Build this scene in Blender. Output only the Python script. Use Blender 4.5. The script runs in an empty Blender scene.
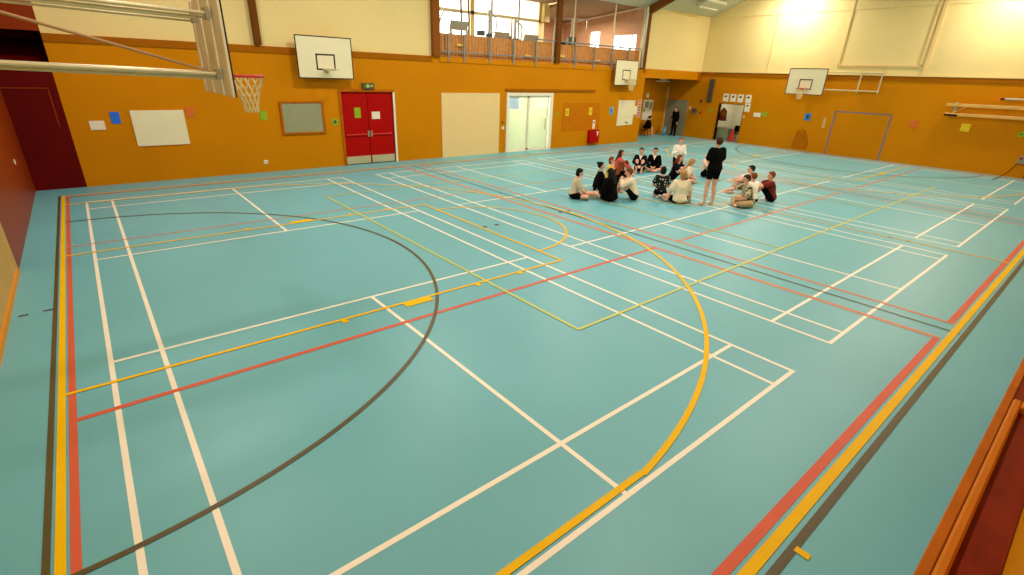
import bpy, bmesh, math, random
from mathutils import Vector, Matrix
random.seed(7)
PI = math.pi
scene = bpy.context.scene
COL = scene.collection

# ------------------------------------------------------------------ materials
def lin(c):
    c = c / 255.0
    return c / 12.92 if c <= 0.04045 else ((c + 0.055) / 1.055) ** 2.4

def rgb(t):
    return (lin(t[0]), lin(t[1]), lin(t[2]), 1)

MATS = {}
def mat(name, col, rough=0.6, metal=0.0, vary=0.06, scale=3.0, bump=0.0, bscale=60, spec=0.5, emit=0):
    if name in MATS:
        return MATS[name]
    m = bpy.data.materials.new(name)
    m.use_nodes = True
    nt = m.node_tree
    b = nt.nodes['Principled BSDF']
    b.inputs['Roughness'].default_value = rough
    b.inputs['Metallic'].default_value = metal
    b.inputs['Specular IOR Level'].default_value = spec
    c = rgb(col)
    tc = nt.nodes.new('ShaderNodeTexCoord')
    nz = nt.nodes.new('ShaderNodeTexNoise')
    nz.inputs['Scale'].default_value = scale
    nz.inputs['Detail'].default_value = 3
    nt.links.new(tc.outputs['Object'], nz.inputs['Vector'])
    cr = nt.nodes.new('ShaderNodeValToRGB')
    cr.color_ramp.elements[0].position = 0.3
    cr.color_ramp.elements[1].position = 0.7
    cr.color_ramp.elements[0].color = (c[0]*(1-vary), c[1]*(1-vary), c[2]*(1-vary), 1)
    cr.color_ramp.elements[1].color = (min(1, c[0]*(1+vary)), min(1, c[1]*(1+vary)), min(1, c[2]*(1+vary)), 1)
    nt.links.new(nz.outputs['Fac'], cr.inputs['Fac'])
    nt.links.new(cr.outputs['Color'], b.inputs['Base Color'])
    if bump:
        n2 = nt.nodes.new('ShaderNodeTexNoise')
        n2.inputs['Scale'].default_value = bscale
        nt.links.new(tc.outputs['Object'], n2.inputs['Vector'])
        bp = nt.nodes.new('ShaderNodeBump')
        bp.inputs['Strength'].default_value = bump
        bp.inputs['Distance'].default_value = 0.01
        nt.links.new(n2.outputs['Fac'], bp.inputs['Height'])
        nt.links.new(bp.outputs['Normal'], b.inputs['Normal'])
    if emit:
        b.inputs['Emission Color'].default_value = c
        b.inputs['Emission Strength'].default_value = emit
    MATS[name] = m
    return m

M_floor = mat('floor_vinyl', (107, 177, 187), rough=0.42, vary=0.05, scale=0.35, spec=0.4)
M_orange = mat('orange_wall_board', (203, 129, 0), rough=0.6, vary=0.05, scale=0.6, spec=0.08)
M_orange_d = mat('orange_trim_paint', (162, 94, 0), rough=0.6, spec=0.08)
M_cream = mat('cream_wall_paint', (236, 214, 147), rough=0.75, vary=0.02, scale=0.8, spec=0.2)
M_creamp = mat('cream_panel_paint', (234, 204, 140), rough=0.6, vary=0.02)
M_maroon = mat('maroon_paint', (96, 6, 4), spec=0.1, rough=0.5, vary=0.12, scale=1.2)
M_rust = mat('rust_paint', (140, 50, 4), spec=0.15, rough=0.4, vary=0.1, scale=1.0)
M_dark = mat('dark_void_paint', (10, 8, 6), rough=0.9)
M_brown = mat('brown_frame_paint', (110, 62, 6), spec=0.1, rough=0.6)
M_brownpost = mat('brown_post_paint', (138, 80, 24), spec=0.1, rough=0.6)
M_ceil = mat('ceiling_lining', (205, 205, 178), rough=0.85, vary=0.03)
M_white = mat('white_paint', (238, 232, 210), rough=0.5, vary=0.02)
M_board = mat('white_board', (236, 228, 190), rough=0.4, vary=0.02)
M_black = mat('black_paint', (38, 18, 14), rough=0.5)
M_red = mat('red_door_paint', (172, 6, 2), spec=0.1, rough=0.5, vary=0.04)
M_kick = mat('grey_kick_plate', (196, 190, 150), rough=0.4, metal=0.3)
M_steel = mat('galvanised_steel', (176, 176, 158), rough=0.35, metal=0.6)
M_pole = mat('painted_pole', (214, 202, 158), rough=0.4, metal=0.2)
M_blue = mat('grey_blue_rail', (134, 146, 148), rough=0.4, metal=0.3)
M_slat = mat('wood_slat', (196, 132, 62), rough=0.6, vary=0.15, scale=6)
M_grey = mat('grey_felt_board', (150, 152, 118), rough=0.9, vary=0.05)
M_greyd = mat('grey_door_paint', (142, 138, 112), rough=0.6)
M_paper = mat('paper_white', (236, 228, 200), rough=0.8)
M_green = mat('paper_green', (140, 176, 10), rough=0.8)
M_yell = mat('paper_yellow', (236, 206, 20), rough=0.8)
M_bluep = mat('paper_blue', (24, 110, 226), rough=0.7)
M_lblue = mat('paper_light_blue', (90, 170, 200), rough=0.7)
M_orp = mat('paper_orange', (212, 106, 28), rough=0.8)
M_ink = mat('dark_ink', (60, 50, 46), rough=0.8)
M_lw = mat('line_white', (246, 236, 214), rough=0.45, vary=0.02)
M_ly = mat('line_yellow', (240, 190, 0), spec=0.1, rough=0.45, vary=0.03)
M_lr = mat('line_red', (212, 96, 66), spec=0.2, rough=0.45, vary=0.04)
M_lrf = mat('line_faded_red', (200, 134, 104), spec=0.2, rough=0.45, vary=0.06)
M_lb = mat('line_black', (84, 72, 28), rough=0.45, vary=0.05)
M_lg = mat('line_lime', (200, 202, 92), rough=0.45, vary=0.04)
M_lgn = mat('goal_purple_paint', (140, 112, 104), rough=0.6)
M_stain = mat('brown_scuff', (178, 104, 0), rough=0.6, vary=0.15, spec=0.08)
M_wood = mat('varnished_wood', (178, 96, 8), spec=0.1, rough=0.5, vary=0.15, scale=4)
M_woodd = mat('red_brown_wood', (126, 36, 2), spec=0.12, rough=0.5, vary=0.15, scale=4)
M_bench = mat('bench_beam_wood', (222, 172, 84), rough=0.4, vary=0.1)
M_rim = mat('rim_red', (206, 44, 30), rough=0.35)
M_net = mat('net_cord', (228, 206, 150), rough=0.8)
M_gymwall = mat('fitness_room_wall', (200, 152, 112), rough=0.7)
M_gymceil = mat('fitness_room_ceiling', (160, 132, 92), rough=0.8)
M_gymfloor = mat('fitness_room_floor', (90, 80, 70), rough=0.7)
M_machine = mat('machine_grey', (172, 166, 146), rough=0.4, metal=0.2)  # grey lightened to carry the window glare over the machines
M_machined = mat('machine_dark', (84, 80, 66), rough=0.5)
M_hair_k = mat('hair_black', (18, 12, 12), spec=0.2, rough=0.6, bump=0.4, bscale=90)
M_hair_b = mat('hair_brown', (70, 38, 20), spec=0.2, rough=0.6, bump=0.4, bscale=90)
M_hair_r = mat('hair_auburn', (128, 66, 26), spec=0.2, rough=0.6, bump=0.4, bscale=90)
M_hair_l = mat('hair_light_brown', (182, 134, 70), rough=0.5, bump=0.4, bscale=90)
M_skin = mat('skin', (232, 176, 146), rough=0.55, vary=0.04, scale=8)
M_eye = mat('eye_dark', (30, 20, 16), rough=0.3)
M_lip = mat('lip', (190, 100, 90), rough=0.5)
M_ckb = mat('cloth_black', (9, 8, 8), spec=0.1, rough=0.95, bump=0.2)
M_cnavy = mat('cloth_navy', (16, 18, 24), spec=0.1, rough=0.95, bump=0.2)
M_ccream = mat('cloth_cream', (250, 230, 196), rough=0.9, bump=0.2)
M_cwhite = mat('cloth_white', (255, 246, 232), rough=0.9, bump=0.2)
M_cbeige = mat('cloth_beige', (214, 200, 164), rough=0.9, bump=0.2)
M_cyell = mat('cloth_yellow', (240, 200, 90), rough=0.9, bump=0.2)
M_cred = mat('cloth_coral_red', (214, 84, 74), rough=0.9, bump=0.2)
M_cmar = mat('cloth_maroon', (112, 26, 10), rough=0.9, bump=0.2)
M_ckhaki = mat('cloth_khaki', (190, 160, 112), rough=0.9, bump=0.2)
M_cpink = mat('cloth_pale_pink', (240, 200, 176), rough=0.9, bump=0.2)

def pattern_mat(name, kind):
    m = bpy.data.materials.new(name); m.use_nodes = True
    nt = m.node_tree; b = nt.nodes['Principled BSDF']; b.inputs['Roughness'].default_value = 0.9
    tc = nt.nodes.new('ShaderNodeTexCoord')
    if kind == 'dots':
        v = nt.nodes.new('ShaderNodeTexVoronoi'); v.inputs['Scale'].default_value = 14
        v.inputs['Randomness'].default_value = 0.25
        nt.links.new(tc.outputs['Object'], v.inputs['Vector'])
        r = nt.nodes.new('ShaderNodeValToRGB'); r.color_ramp.interpolation = 'CONSTANT'
        r.color_ramp.elements[0].color = rgb((214, 226, 214)); r.color_ramp.elements[1].position = 0.27
        r.color_ramp.elements[1].color = rgb((9, 9, 12))
        nt.links.new(v.outputs['Distance'], r.inputs['Fac']); nt.links.new(r.outputs['Color'], b.inputs['Base Color'])
    else:
        w1 = nt.nodes.new('ShaderNodeTexWave'); w1.bands_direction = 'X'; w1.inputs['Scale'].default_value = 4.2
        w2 = nt.nodes.new('ShaderNodeTexWave'); w2.bands_direction = 'Z'; w2.inputs['Scale'].default_value = 4.2
        for w in (w1, w2): nt.links.new(tc.outputs['Object'], w.inputs['Vector'])
        r1 = nt.nodes.new('ShaderNodeValToRGB'); r2 = nt.nodes.new('ShaderNodeValToRGB')
        for r in (r1, r2):
            r.color_ramp.interpolation = 'CONSTANT'
            r.color_ramp.elements[0].color = rgb((60, 62, 52)); r.color_ramp.elements[1].position = 0.5
            r.color_ramp.elements[1].color = rgb((226, 210, 168))
        nt.links.new(w1.outputs['Fac'], r1.inputs['Fac']); nt.links.new(w2.outputs['Fac'], r2.inputs['Fac'])
        mx = nt.nodes.new('ShaderNodeMix'); mx.data_type = 'RGBA'; mx.inputs[0].default_value = 0.3
        nt.links.new(r1.outputs['Color'], mx.inputs[6]); nt.links.new(r2.outputs['Color'], mx.inputs[7])
        nt.links.new(mx.outputs[2], b.inputs['Base Color'])
    return m
M_dots = pattern_mat('cloth_polka_dots', 'dots')
M_plaid = pattern_mat('cloth_plaid', 'plaid')

def emis_mat(name, col, s):
    m = bpy.data.materials.new(name); m.use_nodes = True
    nt = m.node_tree; nt.nodes.clear()
    e = nt.nodes.new('ShaderNodeEmission'); o = nt.nodes.new('ShaderNodeOutputMaterial')
    e.inputs['Color'].default_value = rgb(col); e.inputs['Strength'].default_value = s
    nt.links.new(e.outputs[0], o.inputs['Surface']); return m
M_lamp = emis_mat('lamp_glow', (255, 240, 205), 6)
M_exit = emis_mat('exit_sign_glow', (90, 110, 20), 0.9)

def glass_mat(name, frost=False):
    m = bpy.data.materials.new(name); m.use_nodes = True
    nt = m.node_tree; nt.nodes.clear()
    o = nt.nodes.new('ShaderNodeOutputMaterial'); mx = nt.nodes.new('ShaderNodeMixShader')
    if frost:
        a = nt.nodes.new('ShaderNodeBsdfTranslucent'); a.inputs['Color'].default_value = rgb((240, 246, 226))
        b = nt.nodes.new('ShaderNodeBsdfDiffuse'); b.inputs['Color'].default_value = rgb((226, 232, 206))
        mx.inputs[0].default_value = 0.5
    else:
        a = nt.nodes.new('ShaderNodeBsdfTransparent'); a.inputs['Color'].default_value = (0.94, 0.95, 0.93, 1)
        b = nt.nodes.new('ShaderNodeBsdfGlossy'); b.inputs['Roughness'].default_value = 0.05
        mx.inputs[0].default_value = 0.07
    nt.links.new(a.outputs[0], mx.inputs[1]); nt.links.new(b.outputs[0], mx.inputs[2])
    nt.links.new(mx.outputs[0], o.inputs['Surface']); return m
M_glass = glass_mat('clear_glass'); M_frost = glass_mat('frosted_glass', True)
def blind_mat():
    m = bpy.data.materials.new('roller_blind_cloth'); m.use_nodes = True
    nt = m.node_tree; nt.nodes.clear()
    o = nt.nodes.new('ShaderNodeOutputMaterial'); mx = nt.nodes.new('ShaderNodeMixShader')
    a = nt.nodes.new('ShaderNodeBsdfTranslucent'); a.inputs['Color'].default_value = rgb((255, 252, 240))
    b = nt.nodes.new('ShaderNodeBsdfDiffuse'); b.inputs['Color'].default_value = rgb((240, 228, 196))
    mx.inputs[0].default_value = 0.35
    nt.links.new(a.outputs[0], mx.inputs[1]); nt.links.new(b.outputs[0], mx.inputs[2])
    nt.links.new(mx.outputs[0], o.inputs['Surface']); return m
M_blind = blind_mat()

# ------------------------------------------------------------------ mesh helpers
SPH = []
for i in range(70):
    z = 1 - 2*(i+0.5)/70; r = math.sqrt(1-z*z); a = i*PI*(3-math.sqrt(5))
    SPH.append(Vector((r*math.cos(a), r*math.sin(a), z)))

class MB:
    def __init__(s): s.v = []; s.f = []
    def add(s, vs, fs):
        n = len(s.v); s.v += [Vector(v) for v in vs]; s.f += [tuple(n+i for i in f) for f in fs]; return s
    def box(s, a, b):
        x0, y0, z0 = [min(a[i], b[i]) for i in range(3)]; x1, y1, z1 = [max(a[i], b[i]) for i in range(3)]
        return s.add([(x0,y0,z0),(x1,y0,z0),(x1,y1,z0),(x0,y1,z0),(x0,y0,z1),(x1,y0,z1),(x1,y1,z1),(x0,y1,z1)],
              [(0,3,2,1),(4,5,6,7),(0,1,5,4),(1,2,6,5),(2,3,7,6),(3,0,4,7)])
    def bbox(s, a, b, w=0.008):      # box with chamfered edges
        x0, y0, z0 = [min(a[i], b[i]) for i in range(3)]; x1, y1, z1 = [max(a[i], b[i]) for i in range(3)]
        w = min(w, (x1-x0)/3, (y1-y0)/3, (z1-z0)/3)
        P = []
        for x in (x0, x1):
            for y in (y0, y1):
                for z in (z0, z1):
                    sx = w if x == x0 else -w; sy = w if y == y0 else -w; sz = w if z == z0 else -w
                    P += [(x, y+sy, z+sz), (x+sx, y, z+sz), (x+sx, y+sy, z)]
        return s.hull_pts(P)
    def hull_pts(s, pts):
        bm = bmesh.new()
        for p in pts: bm.verts.new(p)
        r = bmesh.ops.convex_hull(bm, input=bm.verts)
        junk = list({e for e in r['geom_interior'] + r['geom_unused'] if isinstance(e, bmesh.types.BMVert)})
        if junk: bmesh.ops.delete(bm, geom=junk, context='VERTS')
        bm.normal_update(); bm.verts.index_update()
        ix = {v: i for i, v in enumerate(bm.verts)}
        s.add([v.co.copy() for v in bm.verts], [tuple(ix[v] for v in f.verts) for f in bm.faces]); bm.free(); return s
    def hull(s, *ells):               # each (center, radii, 3x3 rot or None)
        pts = []
        for e in ells:
            c = Vector(e[0]); r = e[1]; R = e[2] if len(e) > 2 and e[2] else None
            if not hasattr(r, '__len__'): r = (r, r, r)
            for p in SPH:
                q = Vector((p[0]*r[0], p[1]*r[1], p[2]*r[2]))
                if R is not None: q = R @ q
                pts.append(c+q)
        return s.hull_pts(pts)
    def ball(s, c, r): return s.hull((c, r))
    def cyl(s, a, b, r, n=12, r2=None):
        a = Vector(a); b = Vector(b); d = (b-a).normalized(); u = d.orthogonal().normalized(); w = d.cross(u)
        r2 = r if r2 is None else r2
        vs = [a+(u*math.cos(2*PI*i/n)+w*math.sin(2*PI*i/n))*r for i in range(n)] + [b+(u*math.cos(2*PI*i/n)+w*math.sin(2*PI*i/n))*r2 for i in range(n)]
        fs = [(i, (i+1) % n, n+(i+1) % n, n+i) for i in range(n)] + [tuple(range(n-1, -1, -1)), tuple(range(n, 2*n))]
        return s.add(vs, fs)
    def tube(s, pts, r, n=8, closed=False):
        pts = [Vector(p) for p in pts]; N = len(pts); vs = []
        up = None
        for i, p in enumerate(pts):
            a = pts[i-1] if (i > 0 or closed) else p; b = pts[(i+1) % N] if (i < N-1 or closed) else p
            d = (b-a).normalized()
            if up is None: up = d.orthogonal().normalized()
            u = (up-d*up.dot(d)).normalized(); up = u; w = d.cross(u)
            vs += [p+(u*math.cos(2*PI*k/n)+w*math.sin(2*PI*k/n))*r for k in range(n)]
        fs = []
        for i in range(N if closed else N-1):
            j = (i+1) % N
            fs += [(i*n+k, i*n+(k+1) % n, j*n+(k+1) % n, j*n+k) for k in range(n)]
        if not closed: fs += [tuple(range(n-1, -1, -1)), tuple((N-1)*n+k for k in range(n))]
        return s.add(vs, fs)
    def flat(s, x0, y0, x1, y1, z):    # painted rectangle on the floor
        z = z*1.5+0.0001*(len(s.f) % 10)
        return s.add([(x0,y0,z),(x1,y0,z),(x1,y1,z),(x0,y1,z)], [(0,1,2,3)])
    def ring(s, cx, cy, r, w, a0, a1, z, n=96, clip=None):
        P = []; z = z*1.5+0.00105
        for i in range(n+1):
            a = a0+(a1-a0)*i/n
            P.append((math.cos(a), math.sin(a)))
        for i in range(n):
            (c0, s0), (c1, s1) = P[i], P[i+1]
            if clip and not clip(cx+r*(c0+c1)/2, cy+r*(s0+s1)/2): continue
            s.add([(cx+(r-w/2)*c0, cy+(r-w/2)*s0, z), (cx+(r+w/2)*c0, cy+(r+w/2)*s0, z), (cx+(r+w/2)*c1, cy+(r+w/2)*s1, z), (cx+(r-w/2)*c1, cy+(r-w/2)*s1, z)], [(0,1,2,3)])
        return s

def wloc(o):
    p = Vector((0, 0, 0))
    while o: p += o.location; o = o.parent
    return p

def put(name, mb, m, parent=None, smooth=False, loc=None, base=True):
    """one mesh object; geometry is given in world (or thing) coordinates"""
    if parent is not None: off = wloc(parent)
    elif loc is not None: off = Vector(loc)
    elif base and mb.v:
        xs = [v.x for v in mb.v]; ys = [v.y for v in mb.v]; zs = [v.z for v in mb.v]
        off = Vector(((min(xs)+max(xs))/2, (min(ys)+max(ys))/2, min(zs)))
    else: off = Vector((0, 0, 0))
    me = bpy.data.meshes.new(name)
    me.from_pydata([tuple(v-off) for v in mb.v], [], mb.f); me.update()
    bm = bmesh.new(); bm.from_mesh(me)
    if name[-5:] != '_line': bmesh.ops.recalc_face_normals(bm, faces=bm.faces)
    bm.to_mesh(me); bm.free()
    me.materials.append(m)
    if smooth:
        for p in me.polygons: p.use_smooth = True
        try: me.set_sharp_from_angle(angle=0.7)
        except Exception: pass
    o = bpy.data.objects.new(name, me); COL.objects.link(o)
    if parent is not None: o.parent = parent
    else: o.location = off
    return o

def thing(name, label, cat, loc=(0, 0, 0), group=None):
    o = bpy.data.objects.new(name, None); COL.objects.link(o); o.location = loc
    o['label'] = label; o['category'] = cat
    if group: o['group'] = group
    return o
def tag(o, label, cat, group=None):
    o['label'] = label; o['category'] = cat
    if group: o['group'] = group
    return o
def struct(name, mb, m, **k):
    o = put(name, mb, m, base=False, **k); o['kind'] = 'structure'; return o
def sgroup(name, loc):
    o = bpy.data.objects.new(name, None); COL.objects.link(o); o.location = loc; o['kind'] = 'structure'; return o

XL, XR, YB, YN = -0.95, 28.45, 15.35, -2.0
HB = 3.6           # top of the coloured band
EAVE, RIDGE, YMID = 6.3, 9.75, 6.7

# ------------------------------------------------------------------ floor + markings
floor = struct('floor', MB().box((XL-0.3, YN-0.3, -0.12), (XR+3.2, YB+2.4, 0)), M_floor)
def fl_mark(name, mb, m): put(name, mb, m, floor)
W = MB()
def mirX(x): return 27.6-x
for x0 in (0.0, 7.23, 14.27, 21.5):
    x1 = x0+6.1; t = 0.024; z = 0.001
    for x in (x0-0.012, x0+0.46, x1-0.46, x1): W.flat(x-t, -t, x+t, 13.4+t, z)
    for y in (0, 0.76, 4.72, 8.68, 12.64, 13.4): W.flat(x0-t, y-t, x1+t, y+t, z)
    W.flat(x0+3.05-t, 0, x0+3.05+t, 4.72, z); W.flat(x0+3.05-t, 8.68, x0+3.05+t, 13.4, z)
fl_mark('white_court_line', W, M_lw)
R = MB(); z = 0.002
RF = MB()
for sx in (1, -1):
    f = (lambda x: x) if sx == 1 else mirX
    def rect(mb, xa, ya, xb, yb, zz):
        xa, xb = f(xa), f(xb); mb.flat(min(xa, xb), ya, max(xa, xb), yb, zz)
    rect(R, -0.375, -0.86, -0.315, 14.27, z)
    rect(RF, 8.56, -0.86, 8.66, 14.27, z)
    rect(RF, 9.31, -0.86, 9.39, 14.27, z)
    rect(R if sx == 1 else RF, -0.375, 3.675, 8.6, 3.74, z)
    rect(RF, -0.375, 9.685, 8.6, 9.735, z)
    rect(R, -0.375, -0.87, 8.6, -0.79, z)
    rect(R, -0.375, 14.2, 8.6, 14.26, z)
RF.flat(9.35, 3.675, 18.25, 3.745, z); RF.flat(9.35, 9.68, 18.25, 9.74, z)
R.flat(9.35, -0.87, 18.25, -0.79, z); R.flat(9.35, 14.2, 18.25, 14.26, z)
fl_mark('red_court_line', R, M_lr); fl_mark('faded_red_court_line', RF, M_lrf)
B = MB(); z = 0.003
B.flat(-0.52, -1.07, -0.475, 14.4, z); B.flat(-0.52, -1.08, 28.1, -1.02, z); B.flat(28.07, -1.07, 28.12, 14.4, z)
for x in (9.02, 18.58): B.flat(x-0.02, -1.0, x+0.02, 14.3, z)
B.ring(-0.4, 6.7, 4.93, 0.05, -PI/2, PI/2, z, clip=lambda x, y: x > -0.32)
B.ring(28.0, 6.7, 4.93, 0.05, PI/2, 1.5*PI, z, clip=lambda x, y: x < 27.92)
B.ring(13.8, 6.7, 0.45, 0.05, 0, 2*PI, z, n=40)
B.flat(-0.62, 6.71, -0.52, 6.75, z); B.flat(-0.86, 6.69, -0.76, 6.73, z)
fl_mark('black_court_line', B, M_lb)
Y = MB(); z = 0.004
Y.flat(-0.455, -0.98, -0.395, 14.36, z); Y.flat(-0.455, -0.98, 28.06, -0.9, z); Y.flat(-0.455, 14.28, 28.06, 14.34, z); Y.flat(28.0, -0.98, 28.06, 14.36, z)
Y.flat(13.775, -0.9, 13.825, 14.3, z)
for sx in (1, -1):
    f = (lambda x: x) if sx == 1 else mirX
    def rect(xa, ya, xb, yb):
        xa, xb = f(xa), f(xb); Y.flat(min(xa, xb), ya, max(xa, xb), yb, z)
    rect(-0.4, 4.225, 6.53, 4.275); rect(-0.4, 9.125, 6.53, 9.175); rect(6.48, 4.225, 6.53, 9.175)
    rect(3.3, 4.1, 3.74, 4.23); rect(3.3, 9.17, 3.74, 9.3)
    for x in (2.43, 4.6, 5.48): rect(x-0.04, 4.14, x+0.04, 4.23); rect(x-0.04, 9.17, x+0.04, 9.26)
    rect(-0.4, 0.05, 3.35, 0.11); rect(-0.4, 13.29, 3.35, 13.35)
    if sx == 1:
        Y.ring(6.5, 6.7, 1.83, 0.05, -PI/2, PI/2, z); Y.ring(2.4, 6.7, 6.7, 0.06, -1.43, 1.43, z, clip=lambda x, y: x > 3.3)
    else:
        Y.ring(21.1, 6.7, 1.83, 0.05, PI/2, 1.5*PI, z); Y.ring(25.2, 6.7, 6.7, 0.06, PI-1.43, PI+1.43, z, clip=lambda x, y: x < 24.3)
Y.ring(13.8, 6.7, 1.8, 0.05, 0, 2*PI, z)
Y.flat(3.59, -1.16, 3.65, -1.06, z)
fl_mark('yellow_court_line', Y, M_ly)
V = MB(); z = 0.0048; t = 0.022
for x in (4.79, 10.8, 16.8, 22.81): V.flat(x-t, 2.2, x+t, 11.2, z)
V.flat(4.79, 2.2-t, 22.81, 2.2+t, z); V.flat(4.79, 11.2-t, 22.81, 11.2+t, z)
V.v = [v for v in V.v]
fl_mark('lime_court_line', V, M_lg)
for (x, y), what in zip([(6.61, 6.73), (6.93, 6.72), (8.93, 6.74), (9.2, 6.72), (13.8, 1.12), (13.8, 0.78)],
    ['dark floor socket cover beside the left key, nearer the free throw arc lines', 'dark floor socket cover next to the free throw line, second of the pair',
     'dark floor socket cover on the netball third line', 'dark floor socket cover just past the netball third line',
     'dark floor socket cover on the yellow centre line, farther of two', 'dark floor socket cover on the yellow centre line, nearer of two']):
    mb = MB().cyl((x, y, 0.0005), (x, y, 0.006), 0.055, 16)
    tag(put('floor_socket_cover', mb, M_machined), what, 'floor socket', 'floor socket covers')

# ------------------------------------------------------------------ back wall
def wall_with_holes(mb, axis, c0, c1, a0, a1, z0, z1, holes):
    """holes: (a0,a1,z0,z1) sorted by a; axis 'y' -> wall lies at y in c0..c1 running along x"""
    def bx(p, q, r, s):
        if q-p < 1e-4 or s-r < 1e-4: return
        if axis == 'y': mb.box((p, c0, r), (q, c1, s))
        else: mb.box((c0, p, r), (c1, q, s))
    cur = a0
    for h in holes:
        bx(cur, h[0], z0, z1); bx(h[0], h[1], z0, h[2]); bx(h[0], h[1], h[3], z1); cur = h[1]
    bx(cur, a1, z0, z1); return mb
T = 0.22
mb = wall_with_holes(MB(), 'y', YB, YB+T, 0.05, 23.2, 0, HB, [(7.07, 8.93, 0, 2.38), (14.07, 16.72, 0, 2.4)])
mb.box((23.2, YB, 3.17), (28.06, YB+T, HB))
struct('wall_back', mb, M_orange)
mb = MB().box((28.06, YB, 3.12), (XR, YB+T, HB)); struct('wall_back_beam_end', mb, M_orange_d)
mb = wall_with_holes(MB(), 'y', YB+0.03, YB+T, 0.05, XR, HB, EAVE+0.15, [(10.85, 22.75, HB, EAVE+0.15)])
struct('wall_back_upper', mb, M_cream)
# left end bay of the back wall: maroon door section, dark opening, rust bulkhead
mb = MB().box((XL, YB, 0), (0.05, YB+T, 2.75)); struct('wall_back_maroon', mb, M_maroon)
mb = MB().hull_pts([(x, y, z) for x in (XL, 0.05) for y, z in ((YB+0.03, 2.75), (YB+0.03, 2.7), (YB+1.5, 3.4), (YB+1.5, 3.5), )])
mb.box((XL-0.1, YB+1.5, 2.6), (0.15, YB+1.6, 3.8)).box((0.05, YB+T, 2.7), (0.15, YB+1.5, 3.7)).box((XL-0.1, YB+T, 2.7), (XL, YB+1.5, 3.7)).box((XL, YB+T, 3.66), (0.05, YB+1.6, 3.75))
struct('wall_back_recess', mb, M_maroon)
struct('wall_back_bulkhead', MB().box((XL, YB, 3.64), (0.05, YB+T, EAVE+0.15)), M_rust)
mb = MB().box((XL, YB-0.02, 2.38), (-0.12, YB, 2.41)).box((-0.14, YB-0.02, 1.5), (-0.11, YB, 2.41)); struct('trim_1', mb, M_rust)
# trim below the cream wall
struct('trim_8', MB().box((10.87, YB-0.03, 3.42), (22.7, YB, HB)), M_orange)
struct('trim_2', MB().box((0.05, YB-0.03, 3.42), (10.57, YB, HB)).box((22.96, YB-0.03, 3.42), (23.2, YB, HB)).box((XR-0.03, YN, 3.42), (XR, YB, HB)), M_orange_d)  # dark orange here carries the shadow band under the cream wall
mb = MB().box((XR-0.05, YN, HB), (XR, YB, HB+0.04)); struct('trim_3', mb, M_cream)

# left wall
mb = MB().box((XL-T, 8.75, 0), (XL, YB+T, EAVE)); struct('wall_left', mb, M_rust)
mb = MB().box((XL-T, YN-T, 0), (XL, 8.75, EAVE)); struct('wall_left_panel', mb, mat('tan_panel_paint', (196, 156, 84), rough=0.6, spec=0.2))
struct('baseboard_left', MB().box((XL, YN, 0), (XL+0.02, 8.62, 0.09)), mat('skirting_orange', (222, 144, 30), spec=0.2))
def gable(x0, x1, m, name):
    vs = [(x0, YN-T, EAVE), (x0, YB+T, EAVE), (x0, YMID, RIDGE+.1), (x1, YN-T, EAVE), (x1, YB+T, EAVE), (x1, YMID, RIDGE+.1)]
    struct(name, MB().add(vs, [(0,1,2),(3,5,4),(0,3,4,1),(1,4,5,2),(2,5,3,0)]), m)
gable(XL-T, XL, M_cream, 'wall_left_gable'); gable(XR, XR+T, M_cream, 'wall_right_gable')
# near wall
struct('wall_near', MB().box((XL-T, YN-T, 0), (XR+T, YN, HB)), M_orange)
struct('wall_near_upper', MB().box((XL-T, YN-T, HB), (XR+T, YN, EAVE+0.15)), M_cream)
# right wall
mb = wall_with_holes(MB(), 'x', XR, XR+T, YN, YB+2.3, 0, HB, [(12.47, 13.92, 0, 1.98)])
struct('wall_right', mb, M_orange)
struct('wall_right_upper', MB().box((XR+0.02, YN, HB), (XR+T, YB+T, EAVE)), M_cream)
mb = MB()
for a, b in (((5.1, 4.02), (5.18, 8.2)), ((8.3, 4.02), (8.38, 8.2))): mb.box((XR-0.03, a[0], a[1]), (XR+0.02, b[0], b[1]))
mb.box((XR-0.03, 5.1, 3.98), (XR+0.02, 8.38, 4.05)).box((XR-0.05, 4.88, HB+.04), (XR+0.02, 5.0, 8.6)).box((XR-0.03, 11.6, HB+.04), (XR+0.02, 11.66, 7.6))
struct('trim_4', mb, M_creamp)
# ceiling, two slopes
def slope(y0, z0, y1, z1):
    vs = [(XL-T, y0, z0), (XR+T, y0, z0), (XR+T, y1, z1), (XL-T, y1, z1)]
    return vs + [(v[0], v[1], v[2]+0.15) for v in vs]
mb = MB()
for y0, z0 in ((YB+T, EAVE-0.02), (YN-T, EAVE-0.02)):
    mb.add(slope(y0, z0, YMID, RIDGE), [(0,1,2,3),(7,6,5,4),(0,4,5,1),(1,5,6,2),(2,6,7,3),(3,7,4,0)])
struct('ceiling', mb, M_ceil)
# portal frames
for i, x in enumerate((4.76, 10.72, 16.78, 22.83)):
    w = (0.09, 0.15, 0.12, 0.13)[i]
    mb = MB()
    mb.bbox((x-w, YB-0.12, HB if i else HB+0.02), (x+w, YB+0.05, EAVE))
    sl = (RIDGE-EAVE)/(YB-YMID)
    for sgn, y0 in ((1, YB), (-1, YN)):
        P = []
        for xx in (x-w, x+w):
            P += [(xx, y0, EAVE), (xx, y0, EAVE-0.3), (xx, YMID, RIDGE-0.02), (xx, YMID, RIDGE-0.3)]
        mb.hull_pts(P)
    o = put('portal_frame', mb, (M_brown, M_brownpost, M_brown, M_brown)[i])
    tag(o, ['narrow brown portal post on the cream wall, left of the first backboard', 'wide brown portal post at the left edge of the balcony opening',
            'brown portal post dividing the two balcony openings', 'dark brown roof beam ending at the steel pipe beside the balcony'][i], 'beam', 'portal frames')

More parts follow.
